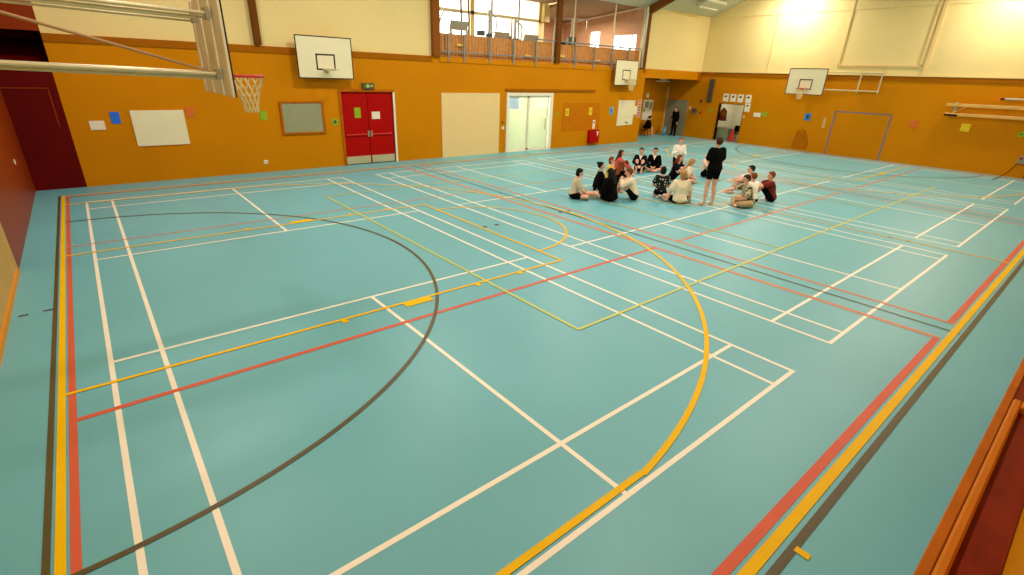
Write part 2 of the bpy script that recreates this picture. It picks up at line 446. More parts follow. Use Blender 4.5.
# ------------------------------------------------------------------ recess at the end of back wall
yr = YB+2.1
struct('wall_recess', MB().box((23.1, yr, 0), (XR+T, yr+0.1, 3.3)).box((23.0, YB+T, 0), (23.2, yr+0.1, 3.3)), M_orange)
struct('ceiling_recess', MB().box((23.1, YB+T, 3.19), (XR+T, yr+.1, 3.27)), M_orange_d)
mb = MB().bbox((XR-0.06, yr-0.08, 0), (XR-0.0, yr-0.0, 2.75)); 
put('corner_pipe', mb, M_pole); o = bpy.data.objects['corner_pipe']; tag(o, 'pale vertical pipe in the far corner of the recess', 'pipe')
tube = MB().bbox((26.9, yr-0.25, 3.0), (28.2, yr-0.1, 3.08))
lt = thing('ceiling_light', 'unlit tube light under the recess ceiling', 'light', (27.2, yr-0.17, 3.0))
put('housing', tube, M_white, lt); put('mounting_plate', MB().box((27.2, yr-0.22, 3.08), (27.9, yr-0.12, 3.19)), M_white, lt)
# grey double door in the recess
d = sgroup('door_3', (XR, 16.65, 0))
put('door_frame', MB().box((XR-0.05, 15.92, 0), (XR, 15.97, 1.98)).box((XR-0.05, 17.33, 0), (XR, 17.38, 1.98)).box((XR-0.05, 15.92, 1.98), (XR, 17.38, 2.03)), M_greyd, d)
for a, b in ((15.98, 16.64), (16.66, 17.32)):
    lf = put('door_leaf', MB().bbox((XR-0.04, a, 0.01), (XR-0.001, b, 1.97)), M_greyd, d)
    put('door_handle', MB().cyl((XR-0.09, 16.65+(0.08 if b > 17 else -0.08), 0.9), (XR-0.09, 16.65+(0.08 if b > 17 else -0.08), 1.15), 0.012).cyl((XR-0.09, 16.65+(0.08 if b > 17 else -0.08), 1.0), (XR-0.03, 16.65+(0.08 if b > 17 else -0.08), 1.0), 0.01), M_steel, lf)
def flat_on_back(name, x0, x1, z0, z1, m, label, cat, dep=0.015, y=YB, group=None, skew=0):
    mb = MB()
    vs = [(x0, z0), (x1, z0), (x1+skew, z1), (x0+skew, z1)]
    mb.hull_pts([(a, y-k, b) for a, b in vs for k in (0.0, dep)])
    return tag(put(name, mb, m), label, cat, group)
nb = thing('notice_board', 'pale notice board on the far recess wall beside the pipe', 'notice board', (26.7, yr, 0.85))
put('board_panel', MB().bbox((26.15, yr-0.03, 0.85), (27.1, yr, 2.0)), M_paper, nb)
put('pinned_papers', MB().box((26.3, yr-0.035, 1.55), (26.65, yr-0.03, 1.9)).box((26.75, yr-0.035, 1.5), (27.0, yr-0.03, 1.85)), M_grey, nb)
put('green_paper', MB().box((26.2, yr-0.036, 1.3), (26.36, yr-0.03, 1.52)), M_green, nb)
flat_on_back('wall_sign', 26.35, 26.6, 2.12, 2.35, M_paper, 'small pale sign above the recess notice board', 'sign', y=yr)
bag = MB().ball((27.72, 16.8, 0.2), (0.14, 0.12, 0.2)).ball((27.72, 16.8, 0.42), (0.08, 0.08, 0.1))
tag(put('bag', bag, M_lblue, smooth=True), 'pale blue bag on the floor at the grey double door', 'bag')

# ------------------------------------------------------------------ red double doors
d = sgroup('door_1', (8.0, YB, 0))
put('door_frame', MB().box((7.0, YB-0.04, 0), (7.07, YB+0.1, 2.38)).box((7.0, YB-0.045, 2.38), (9.0, YB+0.1, 2.45)), M_wood, d)
put('door_jamb', MB().box((8.93, YB-0.04, 0), (9.0, YB+0.1, 2.38)), M_white, d)
for a, b, s in ((7.08, 7.985, 1), (8.0, 8.92, -1)):
    lf = put('door_leaf', MB().bbox((a, YB+0.02, 0.02), (b, YB+0.06, 2.37)), M_red, d)
    put('kick_plate', MB().box((a+0.02, YB+0.012, 0.03), (b-0.02, YB+0.02, 0.28)), M_kick, lf)
    put('push_bar', MB().bbox((a+0.08, YB-0.03, 0.98), (b-0.1, YB-0.01, 1.03)).box((a+0.08, YB-0.02, 0.97), (a+0.14, YB+0.02, 1.04)).box((b-0.16, YB-0.02, 0.97), (b-0.1, YB+0.02, 1.04)), M_rim if s > 0 else M_rim, lf)
    hx = b-0.04 if s > 0 else a+0.05
    put('door_handle', MB().bbox((hx-0.03, YB-0.02, 0.92), (hx+0.03, YB+0.02, 1.12)), M_steel, lf)
struct('wall_back_void', MB().box((6.9, YB+0.12, 0), (9.1, YB+0.2, 2.45)), M_dark)
flat_on_back('paper_notice', 7.5, 7.72, 1.55, 1.88, M_green, 'olive green notice taped to the left red door leaf', 'paper', y=YB+0.02, dep=0.008)
flat_on_back('paper_notice', 8.12, 8.42, 1.5, 1.74, M_paper, 'white notice taped to the right red door leaf', 'paper', y=YB+0.02, dep=0.008)
ex = thing('exit_sign', 'dark green lit exit sign with running figure above the red doors', 'sign', (8.03, YB, 2.47))
put('sign_box', MB().bbox((7.82, YB-0.1, 2.47), (8.24, YB-0.0, 2.66)), M_machined, ex)
f = put('lit_face', MB().box((7.85, YB-0.106, 2.5), (8.21, YB-0.1, 2.64)), M_exit, ex)
run = MB().cyl((8.0, YB-0.11, 2.62), (8.0, YB-0.106, 2.62), 0.013).box((7.985, YB-0.11, 2.56), (8.01, YB-0.106, 2.605)).box((7.94, YB-0.11, 2.585), (8.06, YB-0.106, 2.597))
run.box((7.96, YB-0.11, 2.52), (7.985, YB-0.106, 2.565)).box((8.01, YB-0.11, 2.525), (8.05, YB-0.106, 2.56)).box((8.1, YB-0.11, 2.56), (8.18, YB-0.106, 2.58))
put('running_figure', run, M_paper, f)
rs = thing('wall_sign', 'round green safety sign on the orange wall left of the red doors', 'sign', (6.8, YB, 1.33))
put('sign_disc', MB().cyl((6.8, YB-0.012, 1.44), (6.8, YB, 1.44), 0.115, 24), M_green, rs)
put('sign_mark', MB().box((6.74, YB-0.016, 1.42), (6.86, YB-0.012, 1.46)).box((6.78, YB-0.016, 1.38), (6.82, YB-0.012, 1.5)), M_machined, rs)

# whiteboard, papers on the back wall
flat_on_back('whiteboard', 1.35, 2.56, 0.96, 1.87, M_board, 'large plain whiteboard on the orange wall below the near hoop', 'whiteboard', 0.03)
flat_on_back('paper_sheet', 0.92, 1.12, 1.55, 1.84, M_bluep, 'bright blue square sheet on the orange wall beside the large whiteboard', 'paper')
ws = flat_on_back('paper_sheet', 0.46, 0.77, 1.41, 1.63, M_paper, 'small white sheet on the orange wall left of the blue square', 'paper')
flat_on_back('paper_sheet', 2.62, 2.82, 1.68, 1.95, M_orp, 'faint orange sheet on the wall just right of the large whiteboard', 'paper')
flat_on_back('paper_sheet', 4.52, 4.72, 1.55, 1.82, M_green, 'lime green sheet on the wall behind the near net', 'paper')
g = thing('notice_board', 'grey felt notice board in a wooden frame left of the red doors', 'notice board', (5.78, YB, 1.12))
put('felt_panel', MB().box((5.16, YB-0.03, 1.14), (6.4, YB, 2.04)), M_grey, g)
put('wooden_frame', MB().bbox((5.1, YB-0.05, 1.1), (6.46, YB, 1.16)).bbox((5.1, YB-0.05, 2.03), (6.46, YB, 2.09)).bbox((5.1, YB-0.05, 1.16), (5.17, YB, 2.03)).bbox((6.39, YB-0.05, 1.16), (6.46, YB, 2.03)), M_wood, g)
def socket(x, z, label):
    s = thing('power_outlet', label, 'outlet', (x, YB, z))
    put('face_plate', MB().bbox((x-0.06, YB-0.015, z), (x+0.06, YB, z+0.12), 0.004), M_white, s)
    put('switch_button', MB().box((x-0.02, YB-0.02, z+0.04), (x+0.02, YB-0.015, z+0.08)), M_kick, s)
socket(4.48, 0.25, 'white power outlet low on the orange wall under the grey notice board')
socket(13.92, 0.95, 'white light switch on the strip between cream panel and glass door')
flat_on_back('wall_label', 13.86, 13.92, 1.2, 1.28, M_ink, 'tiny dark label above the switch beside the glass door', 'label')
# cream wall panel
flat_on_back('wall_panel', 10.92, 13.7, 0.0, 2.37, M_creamp, 'large cream sliding panel beside the glass door', 'panel', 0.03)
# dark head rail
flat_on_back('sliding_door_rail', 14.0, 19.45, 2.47, 2.55, M_orange_d, 'long brown slide rail above the white framed glass door', 'rail', 0.06)
# painted over patch
flat_on_back('repainted_patch', 17.38, 19.95, 0.72, 1.98, M_orange_d if False else mat('orange_patch_paint', (194, 112, 0), rough=0.6, spec=0.08), 'slightly darker orange wall panel behind the red cabinet', 'panel', 0.006)
# glass sliding door
d = sgroup('door_2', (15.4, YB, 0))
fr = MB().bbox((14.07, YB-0.05, 0), (14.2, YB+0.12, 2.4)).bbox((16.55, YB-0.05, 0), (16.72, YB+0.12, 2.4)).bbox((14.2, YB-0.045, 2.27), (16.55, YB+0.11, 2.395)).box((14.2, YB-0.02, 0), (16.55, YB+0.11, 0.03))
put('door_frame', fr, M_white, d)
for a, b, yy in ((14.2, 15.35, YB+0.07), (15.3, 16.5, YB+0.02)):
    st = MB().bbox((a, yy-0.02, 0.03), (a+0.08, yy+0.02, 2.27)).bbox((b-0.08, yy-0.02, 0.03), (b, yy+0.02, 2.27)).bbox((a, yy-0.02, 0.03), (b, yy+0.02, 0.13)).bbox((a, yy-0.02, 2.2), (b, yy+0.02, 2.27))
    lf = put('door_leaf', st, M_white, d)
    put('frosted_pane', MB().box((a+0.08, yy-0.004, 0.13), (b-0.08, yy+0.004, 1.8)), M_frost, lf)
    put('clear_pane', MB().box((a+0.08, yy-0.004, 1.8), (b-0.08, yy+0.004, 2.2)), M_glass, lf)
put('door_handle', MB().cyl((16.3, YB-0.03, 0.85), (16.3, YB-0.03, 1.35), 0.015), M_steel, d)
put('light_blue_sheet', MB().box((14.29, YB+0.05, 1.76), (14.8, YB+0.062, 2.2)), mat('sheet_sky_blue', (196, 226, 252)), d)
struct('wall_corridor', MB().box((13.4, YB+2.2, 0), (17.4, YB+2.3, 3)).box((13.3, YB+T, 0), (13.4, YB+2.3, 3)).box((17.4, YB+T, 0), (17.5, YB+2.3, 3)).box((13.3, YB+T, 2.9), (17.5, YB+2.3, 3.0)), M_white)
tag(put('wall_column_panel', MB().bbox((16.05, YB+2.1, 1.4), (16.25, YB+2.2, 2.6)), M_machined), 'dark box high on the corridor wall behind the glass door', 'box')
# small sheets right of the glass door
def ysheet(x, z, w, h, m, label, mark=False):
    t = thing('paper_sheet', label, 'paper', (x, YB, z-h/2))
    s = put('sheet', MB().box((x-w/2, YB-0.01, z-h/2), (x+w/2, YB-0.0, z+h/2)), m, t)
    if mark: put('printed_mark', MB().box((x-w*0.2, YB-0.014, z-h*0.25), (x+w*0.2, YB-0.01, z+h*0.25)), mark, s)
tri = MB().hull_pts([(16.92, YB-k, 1.42) for k in (0, .01)] + [(17.16, YB-k, 1.52) for k in (0, .01)] + [(17.0, YB-k, 1.6) for k in (0, .01)])
tag(put('paper_sheet', tri, M_green), 'small tilted green scrap of paper nearest the glass door', 'paper')
ysheet(17.69, 1.58, 0.2, 0.32, M_yell, 'yellow sheet with green print on the darker wall panel', M_green)
ysheet(19.27, 1.6, 0.22, 0.34, M_yell, 'yellow sheet above the red cabinet', mat('ochre_print', (200, 150, 10)))
ysheet(20.8, 1.6, 0.26, 0.36, M_lblue, 'blue sheet on the orange wall left of the second whiteboard', M_bluep)
rb = thing('fire_hose_cabinet', 'small red wall cabinet on the orange wall right of the glass door', 'cabinet', (19.55, YB, 0.14))
put('cabinet_box', MB().bbox((19.2, YB-0.16, 0.14), (19.9, YB, 0.74)), M_red, rb)
put('cabinet_emblem', MB().hull_pts([(a, YB-0.16-k, b) for a, b in ((19.66, 0.68), (19.86, 0.68), (19.76, 0.42)) for k in (0, 0.006)]), M_cpink, rb)
fe = thing('fire_extinguisher_sign', 'narrow white and red sign above the red wall cabinet', 'sign', (19.55, YB, 0.78))
put('sign_plate', MB().box((19.5, YB-0.012, 0.78), (19.68, YB, 1.2)), M_paper, fe)
put('red_spot', MB().cyl((19.6, YB-0.016, 1.08), (19.6, YB-0.012, 1.08), 0.05), M_red, fe)
w2 = thing('whiteboard', 'tilted whiteboard with small dark scribbles below the second backboard', 'whiteboard', (21.9, YB, 0.86))
put('board_panel', MB().hull_pts([(a, YB-k, b) for a, b in ((21.3, 0.86), (22.55, 0.9), (22.6, 2.08), (21.3, 2.1)) for k in (0, .03)]), M_board, w2)
put('scribble', MB().box((21.95, YB-0.034, 1.0), (22.02, YB-0.03, 1.05)).box((22.03, YB-0.034, 0.97), (22.16, YB-0.03, 1.03)), M_ink, w2)
put('pink_scribble', MB().box((22.0, YB-0.034, 1.28), (22.2, YB-0.03, 1.32)).box((22.28, YB-0.034, 1.28), (22.35, YB-0.03, 1.33)), M_cpink, w2)
ysheet(22.72, 1.6, 0.24, 0.42, M_board, 'white sheet between the second whiteboard and the lettered strip')
ls = thing('lettered_strip', 'narrow pink vertical strip with dark letters at the corner of the recess', 'sign', (23.02, YB, 1.22))
put('strip', MB().box((22.86, YB-0.012, 1.24), (23.16, YB, 2.12)), mat('strip_pink', (226, 170, 150)), ls)
mk = MB()
for k in range(6):
    zz = 1.3+k*0.14
    mk.box((22.93, YB-0.016, zz), (23.1, YB-0.012, zz+0.03)).box((22.93, YB-0.016, zz+0.03), (22.97, YB-0.012, zz+0.08)).box((23.05, YB-0.016, zz+0.03), (23.09, YB-0.012, zz+0.08))
put('dark_letters', mk, M_ink, ls)
for x in (22.75,): pass

# ------------------------------------------------------------------ balcony / fitness room
struct('floor_balcony', MB().box((10.5, YB+T, 3.3), (23.0, 21.2, 3.6)), M_gymfloor)
# rear wall near section (Y=18.6) with window band
yw = 18.6
mb = MB().box((10.5, yw, 3.6), (19.0, yw+0.12, 4.25)).box((10.5, yw, 6.7), (19.0, yw+0.12, 7.0))
for x, w_ in ((10.5, 0.34), (14.55, 0.2), (18.6, 0.34)): mb.box((x, yw, 4.25), (x+w_, yw+0.12, 6.7))
struct('wall_fitness_rear', mb, M_creamp)
struct('wall_fitness_side', wall_with_holes(MB(), 'x', 22.8, 22.95, YB+T, 21.2, 3.6, 6.9, [(15.9, 17.45, 4.45, 5.15), (18.35, 19.1, 4.4, 5.37)])
       .box((10.4, YB+T, 3.6), (10.6, yw, 7.0)), M_gymwall)
struct('wall_fitness_deep', wall_with_holes(MB(), 'y', 21.0, 21.15, 18.9, 22.95, 3.6, 6.9, [(19.2, 19.9, 4.3, 5.6), (20.1, 20.7, 4.3, 5.6)]), M_gymwall)
struct('wall_fitness_outer', MB().box((18.9, yw+0.12, 3.6), (19.0, 21.1, 6.9)), M_white)  # white so it burns out like bright window light behind the panes
vs = [(19.0, YB+T, 6.38), (22.9, YB+T, 6.38), (22.9, 21.1, 5.88), (19.0, 21.1, 5.88)]
struct('ceiling_fitness', MB().add(vs+[(v[0], v[1], v[2]+0.1) for v in vs], [(0,1,2,3),(7,6,5,4),(0,4,5,1),(1,5,6,2),(2,6,7,3),(3,7,4,0)])
       .box((10.4, YB+T, 6.95), (19.0, yw+.12, 7.05)).box((16.9, YB+T, 6.3), (19.0, yw, 6.4)), M_gymceil)
mb = MB().hull_pts([(22.72, YB+T, 6.36), (22.8, YB+T, 6.36), (22.72, 21.0, 5.86), (22.8, 21.0, 5.86), (22.72, YB+T, 6.3), (22.8, YB+T, 6.3), (22.72, 21, 5.8), (22.8, 21, 5.8)])
struct('trim_5', mb, M_white)
w = sgroup('window_1', (14.6, yw, 4.25))
put('window_frame', MB().box((10.8, yw+0.0, 5.46), (18.7, yw+0.1, 5.58)).box((10.8, yw, 4.25), (18.7, yw+0.1, 4.3)), M_pole, w)
for i, x in enumerate((12.3, 15.7, 17.3)): put('mullion', MB().box((x, yw+0.02, 4.3), (x+0.07, yw+0.08, 6.7)), M_blue, w)
put('pane', MB().box((10.8, yw+0.04, 4.3), (18.6, yw+0.05, 5.46)), M_glass, w)
put('upper_blind', MB().box((10.8, yw+0.04, 5.58), (18.6, yw+0.05, 6.7)), M_blind, w)
w = sgroup('window_2', (22.88, 16.6, 4.45))
put('pane', MB().box((22.86, 15.9, 4.45), (22.87, 17.45, 5.15)), M_glass, w); put('mullion', MB().box((22.84, 16.2, 4.45), (22.9, 16.26, 5.15)).box((22.84, 16.9, 4.45), (22.9, 16.95, 5.15)), M_white, w)
w = sgroup('window_3', (22.88, 18.7, 4.4)); put('pane', MB().box((22.86, 18.35, 4.4), (22.87, 19.1, 5.37)), M_glass, w)
w = sgroup('window_4', (19.9, 21.05, 4.3)); put('pane', MB().box((19.2, 21.06, 4.3), (20.7, 21.07, 5.6)), M_glass, w)
struct('trim_6', MB().box((18.7, yw-0.25, 5.5), (19.05, yw, 6.7)), M_cream)
# balustrade per bay
def railing(x0, x1, posts, label, toprail):
    t = thing('balcony_railing', label, 'railing', ((x0+x1)/2, YB+0.05, HB))
    put('bottom_rail', MB().cyl((x0, YB-0.02, 3.78), (x1, YB-0.02, 3.78), 0.022), M_blue, t)
    if toprail: put('top_rail', MB().cyl((x0, YB-0.02, 4.46), (x1, YB-0.02, 4.46), 0.03), M_blue, t)
    for x in posts:
        put('post', MB().bbox((x-0.03, YB-0.06, 3.45), (x+0.03, YB-0.0, 4.44 if toprail else 4.38), 0.005), M_blue, t)
    return t
def slat_panel(x0, x1, label):
    mb = MB(); x = x0
    while x < x1-0.05:
        mb.box((x, YB+0.1, 3.61), (min(x+0.135, x1), YB+0.125, 4.38)); x += 0.15
    mb.box((x0, YB+0.125, 3.7), (x1, YB+0.15, 3.78)).box((x0, YB+0.125, 4.2), (x1, YB+0.15, 4.28))
    tag(put('slatted_screen', mb, M_slat), label, 'screen', 'slatted balcony screens')
railing(10.87, 16.66, [11.25, 11.95, 13.15, 14.35, 15.55], 'grey blue tubular balcony railing in front of the bright windows', False)
railing(16.9, 22.5, [17.9, 19.15, 20.4, 21.6], 'grey blue tubular balcony railing above the second backboard', True)
put('top_rail', MB().cyl((15.5, YB-0.02, 4.46), (16.66, YB-0.02, 4.46), 0.03), M_blue, bpy.data.objects['balcony_railing'])
slat_panel(10.9, 16.64, 'upright wooden slats along the left balcony opening')
slat_panel(16.92, 22.6, 'upright wooden slats along the right balcony opening')
for x, lb in ((18.05, 'thin pale pole rising through the right balcony opening, nearer the dividing post'), (20.75, 'thin pale pole rising through the right balcony opening, nearer the steel pipe')):
    p = thing('upright_pole', lb, 'pole', (x, YB+0.32, 3.6))
    put('pole', MB().cyl((x, YB+0.32, 3.6), (x, YB+0.32, 6.26), 0.03), M_pole, p)
    put('base_plate', MB().box((x-0.08, YB+0.24, 3.6), (x+0.08, YB+0.4, 3.62)), M_pole, p)
pd = thing('steel_pipe', 'shiny grey steel pipe beside the end of the balcony', 'pipe', (22.68, YB-0.02, HB))
put('pipe', MB().cyl((22.6, YB-0.1, HB+0.02), (22.6, YB-0.1, 6.3), 0.075, 18), M_steel, pd, smooth=True)
put('bracket', MB().bbox((22.5, YB-0.13, 5.0), (22.69, YB-0.02, 5.06)), M_steel, pd)
for x, z, lb in ((11.85, 3.98, 'small pale box on the slats near the left balcony end'), (15.2, 3.76, 'small pale box low on the slats of the left opening'), (17.15, 3.86, 'small pale box on the slats beside the dividing post'), (19.5, 3.76, 'small pale box on the slats of the right opening')):
    tag(put('socket_box', MB().bbox((x-0.17, YB+0.03, z), (x+0.17, YB+0.1, z+0.09)), M_yell if False else mat('box_ochre', (232, 190, 90)), smooth=False), lb, 'box')

# fitness machines
def treadmill(x, y, label, ang=0.0, h=1.35):
    t = thing('treadmill', label, 'exercise machine', (0, 0, 0), 'treadmills behind the balcony')
    put('deck', MB().bbox((-0.4, -0.9, 0.0), (0.4, 0.8, 0.18)), M_machined, t)
    for s in (-1, 1):
        put('upright', MB().hull_pts([(s*0.36+a, b, c) for a in (-.035, .035) for b, c in ((0.55, 0.15), (0.66, 0.15), (0.42, h-0.1), (0.36, h-0.1))]), M_machine, t)
        put('handrail', MB().tube([(s*0.36, 0.4, h-0.32), (s*0.36, 0.1, h-0.36), (s*0.36, -0.25, h-0.4)], 0.028), M_machined, t)
    c = put('console', MB().hull_pts([(a, b, d) for a in (-.38, .38) for b, d in ((0.34, h-0.14), (0.42, h-0.2), (0.5, h+0.1), (0.44, h+0.12))]), M_machine, t)
    put('screen', MB().hull_pts([(a, b, d) for a in (-.2, .2) for b, d in ((0.36, h-0.1), (0.355, h-0.1), (0.43, h+0.09), (0.425, h+0.09))]), M_machined, c)
    t.location = (x, y, 3.6); t.rotation_euler = (0, 0, ang); return t
treadmill(12.1, 16.3, 'treadmill standing nearest the left end of the balcony windows', PI, 1.15)
treadmill(14.4, 16.6, 'treadmill behind the slats midway along the left opening', PI, 0.95)
treadmill(15.9, 16.5, 'treadmill behind the slats close to the dividing post', PI, 0.95)
def crosstrainer(x, y, label, sc=1.0, ang=0.0):
    t = thing('cross_trainer', label, 'exercise machine', (0, 0, 0), 'cross trainers behind the balcony')
    put('base_frame', MB().bbox((-0.07, -0.85, 0), (0.07, 0.85, 0.1)).bbox((-0.35, -0.85, 0), (0.35, -0.75, 0.08)).bbox((-0.35, 0.75, 0), (0.35, 0.85, 0.08)), M_machined, t)
    put('flywheel_housing', MB().cyl((-0.11, 0.5, 0.42), (0.11, 0.5, 0.42), 0.33, 24), M_machine, t, smooth=True)
    put('mast', MB().hull_pts([(a, b, c) for a in (-.05, .05) for b, c in ((0.3, 0.5), (0.42, 0.5), (0.22, 1.45), (0.16, 1.45))]), M_machine, t)
    put('console', MB().hull_pts([(a, b, c) for a in (-.2, .2) for b, c in ((0.1, 1.42), (0.2, 1.38), (0.24, 1.66), (0.18, 1.68))]), M_machined, t)
    for s in (-1, 1):
        put('arm_lever', MB().tube([(s*0.28, 0.3, 0.4), (s*0.28, 0.25, 1.0), (s*0.26, 0.1, 1.4), (s*0.24, -0.05, 1.62)], 0.028), M_machine, t)
        put('pedal', MB().bbox((s*0.22-0.08, -0.3, 0.3), (s*0.22+0.08, 0.1, 0.35)).bbox((s*0.22-0.03, -0.3, 0.26), (s*0.22+0.03, 0.5, 0.31)), M_machined, t)
    t.scale = (sc, sc, sc); t.location = (x, y, 3.6); t.rotation_euler = (0, 0, ang)
crosstrainer(12.55, 17.95, 'cross trainer with long arm levers against the window', 1.1, 1.57)
crosstrainer(11.0, 16.6, 'cross trainer in the corner beside the wide brown post', 1.0, 2.8)
def cable_station(x, y, label, h=2.0, ang=0):
    t = thing('cable_machine', label, 'exercise machine', (0, 0, 0), 'cable machines behind the balcony')
    put('upright_frame', MB().bbox((-0.06, -0.06, 0.0), (0.06, 0.06, h)).bbox((-0.4, -0.3, 0), (0.4, 0.3, 0.08)), M_machine, t)
    put('top_arm', MB().tube([(0, 0, h-0.08), (0.28, 0, h-0.26), (0.33, 0, h-0.5), (0.3, 0, h-0.85), (0.1, 0, h-0.9)], 0.035), M_machine, t)
    put('weight_stack', MB().bbox((-0.14, -0.12, 0.1), (0.14, 0.12, h*0.55)), M_machined, t)
    put('seat_pad', MB().bbox((-0.55, -0.12, h*0.5), (-0.2, 0.12, h*0.6)), M_machined, t)
    t.location = (x, y, 3.6); t.rotation_euler = (0, 0, ang)
cable_station(15.2, 18.1, 'tall cable machine with a bent arm, nearer the window middle', 2.05, -0.5)
cable_station(16.6, 18.0, 'tall cable machine with a bent arm, next to the dividing post', 1.85, -0.5)
tt = thing('multi_gym', 'exercise frame with a wide overhead bar in the right opening', 'exercise machine', (0, 0, 0))
put('frame', MB().bbox((-0.05, -0.05, 0), (0.05, 0.05, 2.1)).bbox((-0.9, -0.05, 2.0), (0.75, 0.05, 2.07)).bbox((0.7, -0.04, 1.6), (0.76, 0.04, 2.0)).bbox((-0.9, -0.04, 0), (-0.84, 0.04, 2.0)).bbox((-0.9, -0.3, 0), (0.7, -0.22, 0.06)).bbox((-0.9, 0.22, 0), (0.7, 0.3, 0.06)).bbox((-.06, -.3, 0), (.06, .3, .06)), M_machine, tt)
put('weight_stack', MB().bbox((-0.2, -0.16, 0.06), (0.2, 0.16, 1.25)), M_machined, tt)
put('seat_pad', MB().bbox((-0.75, -0.2, 0.9), (-0.35, 0.2, 1.0)).bbox((-0.6, -0.05, 0.06), (-0.5, 0.05, 0.9)), M_ckb, tt)
tt.location = (19.6, 17.3, 3.6); tt.rotation_euler = (0, 0, -0.5)

ct = thing('pull_up_frame', 'exercise frame with two tall curved tubes at the left balcony window', 'exercise machine', (13.9, 18.1, 3.6))
for k_, xx in enumerate((13.72, 14.1)):
    put('curved_tube', MB().tube([(xx, 18.1, 3.6), (xx, 18.1, 5.2), (xx-0.03, 18.1, 5.9), (xx-0.12, 18.1, 6.3), (xx-0.3, 18.1, 6.6)], 0.04), M_machined, ct, smooth=True)
put('foot_plate', MB().bbox((13.55, 17.9, 3.6), (14.25, 18.3, 3.64)), M_machined, ct)

# ------------------------------------------------------------------ hoops
def backboard_face(mb_face, mb_edge, mb_sq, W_, H_, sz=0.3):
    """in local coordinates: board in XZ plane, front -Y, lower edge z=0"""
    mb_face.box((-W_/2+0.03, -0.012, 0.03), (W_/2-0.03, 0.004, H_-0.03)).box((-W_/2+0.003, 0.004, 0.003), (W_/2-0.003, 0.014, H_-0.003))
    e = 0.03
    mb_edge.box((-W_/2, -0.016, 0), (W_/2, 0.004, e)).box((-W_/2, -0.016, H_-e), (W_/2, 0.004, H_)).box((-W_/2, -0.016, e), (-W_/2+e, 0.004, H_-e)).box((W_/2-e, -0.016, e), (W_/2, 0.004, H_-e))
    a, b, z0, z1, t = -0.3, 0.3, sz, sz+0.46, 0.022
    for yy in ((-0.016, -0.012),):
        mb_sq.box((a, yy[0], z0), (b, yy[1], z0+t*2)).box((a, yy[0], z1-t*2), (b, yy[1], z1)).box((a, yy[0], z0), (a+t*2, yy[1], z1)).box((b-t*2, yy[0], z0), (b, yy[1], z1))

def rim_net(t, y0, zr, m_rim, net=True, off=0.15):
    n = 28; r = 0.225; cy = y0-off-r
    mb = MB().tube([(r*math.cos(2*PI*i/n), cy+r*math.sin(2*PI*i/n), zr) for i in range(n)], 0.017, 8, True)
    mb.bbox((-0.1, y0-off-0.06, zr-0.05), (0.09, y0-0.01, zr+0.015)).bbox((-0.06, y0-0.03, zr-0.12), (0.06, y0-0.012, zr+0.02))
    rm = put('rim', mb, m_rim, t, smooth=True)
    if net:
        nb_ = MB(); K = 12; L = 6; rad = [0.225, 0.19, 0.15, 0.12, 0.1, 0.085]; hz = [0, -0.09, -0.19, -0.29, -0.39, -0.49]
        for k in range(K):
            for sgn in (1, -1):
                P = []
                for j in range(L):
                    a = 2*PI*(k+sgn*0.5*j)/K
                    P.append((rad[j]*math.cos(a), cy+rad[j]*math.sin(a), zr+hz[j]))
                nb_.tube(P, 0.009, 4)
        put('net', nb_, M_net, rm)

def place(t, loc, rz): t.location = loc; t.rotation_euler = (0, 0, rz)

# wall hoop 1 and 2 on the back wall
def wall_hoop(x, W_, z0, H_, label, net):
    t = thing('basketball_hoop', label, 'basketball hoop', (0, 0, 0), 'hoops above the long orange wall')
    F, Eg, S = MB(), MB(), MB(); backboard_face(F, Eg, S, W_, H_, 0.25)
    put('backboard', F, M_board, t); put('board_edge', Eg, M_black, t); put('target_square', S, M_black, t)
    for bx_ in (-0.5, 0.42):
        for bz_ in (0.2, H_-0.3): put('wall_bracket', MB().bbox((bx_, 0.012, bz_), (bx_+0.08, 0.27, bz_+0.08)), M_machined, t)
    rim_net(t, 0, 0.28, M_pole, net)
    place(t, (x, YB-0.28, z0), 0)
    return t
from math import atan2
wall_hoop(6.59, 1.74, 2.76, 1.2, 'white backboard with black edge above the wall near the red doors', False)
wall_hoop(21.3, 1.72, 2.78, 1.14, 'white backboard with black edge below the balcony, near the recess', True)

# near left hoop (seen from behind) on long arms from the left wall
t = thing('basketball_hoop', 'large backboard seen from behind on long pole arms, with red rim and white net', 'basketball hoop', (0, 0, 0))
F, Eg, S = MB(), MB(), MB(); backboard_face(F, Eg, S, 1.8, 1.2)
put('backboard', F, M_board, t); put('board_edge', Eg, M_black, t); put('target_square', S, M_black, t)
st = MB()
for x in (-0.83, -0.3, 0.3, 0.83): st.bbox((x-0.06, 0.013, 0.01), (x+0.06, 0.03, 1.19))
put('back_batten', st, M_white, t)
L0 = 2.88
for (xx, za) in ((-0.45, 0.27), (0.45, 0.27), (-0.45, 0.97), (0.45, 0.97)):
    a = put('support_arm', MB().cyl((xx, 0.06, za), (xx, L0, za+0.07), 0.022 if za > .5 else 0.027, 12).cyl((xx+0.04, 0.06, za-0.045), (xx+0.04, L0, za+0.025), 0.015 if za > .5 else 0.022, 10), M_pole, t, smooth=True)
    put('arm_clamp', MB().bbox((xx-0.06, 0.05, za-0.07), (xx+0.12, 0.1, za+0.07)), M_steel, a)
put('cross_brace', MB().cyl((-0.45, 0.06, 0.27), (-0.45, L0, 1.06), 0.018), mat('dull_brace', (176, 136, 84)), t)
put('wall_bracket', MB().bbox((-0.6, L0-0.06, 0.2), (0.6, L0, 0.42)).bbox((-0.6, L0-0.06, 0.94), (0.6, L0, 1.12)), M_steel, t)
rim_net(t, 0, 0.245, M_rim)
place(t, (1.93, 6.7, 2.68), PI/2)

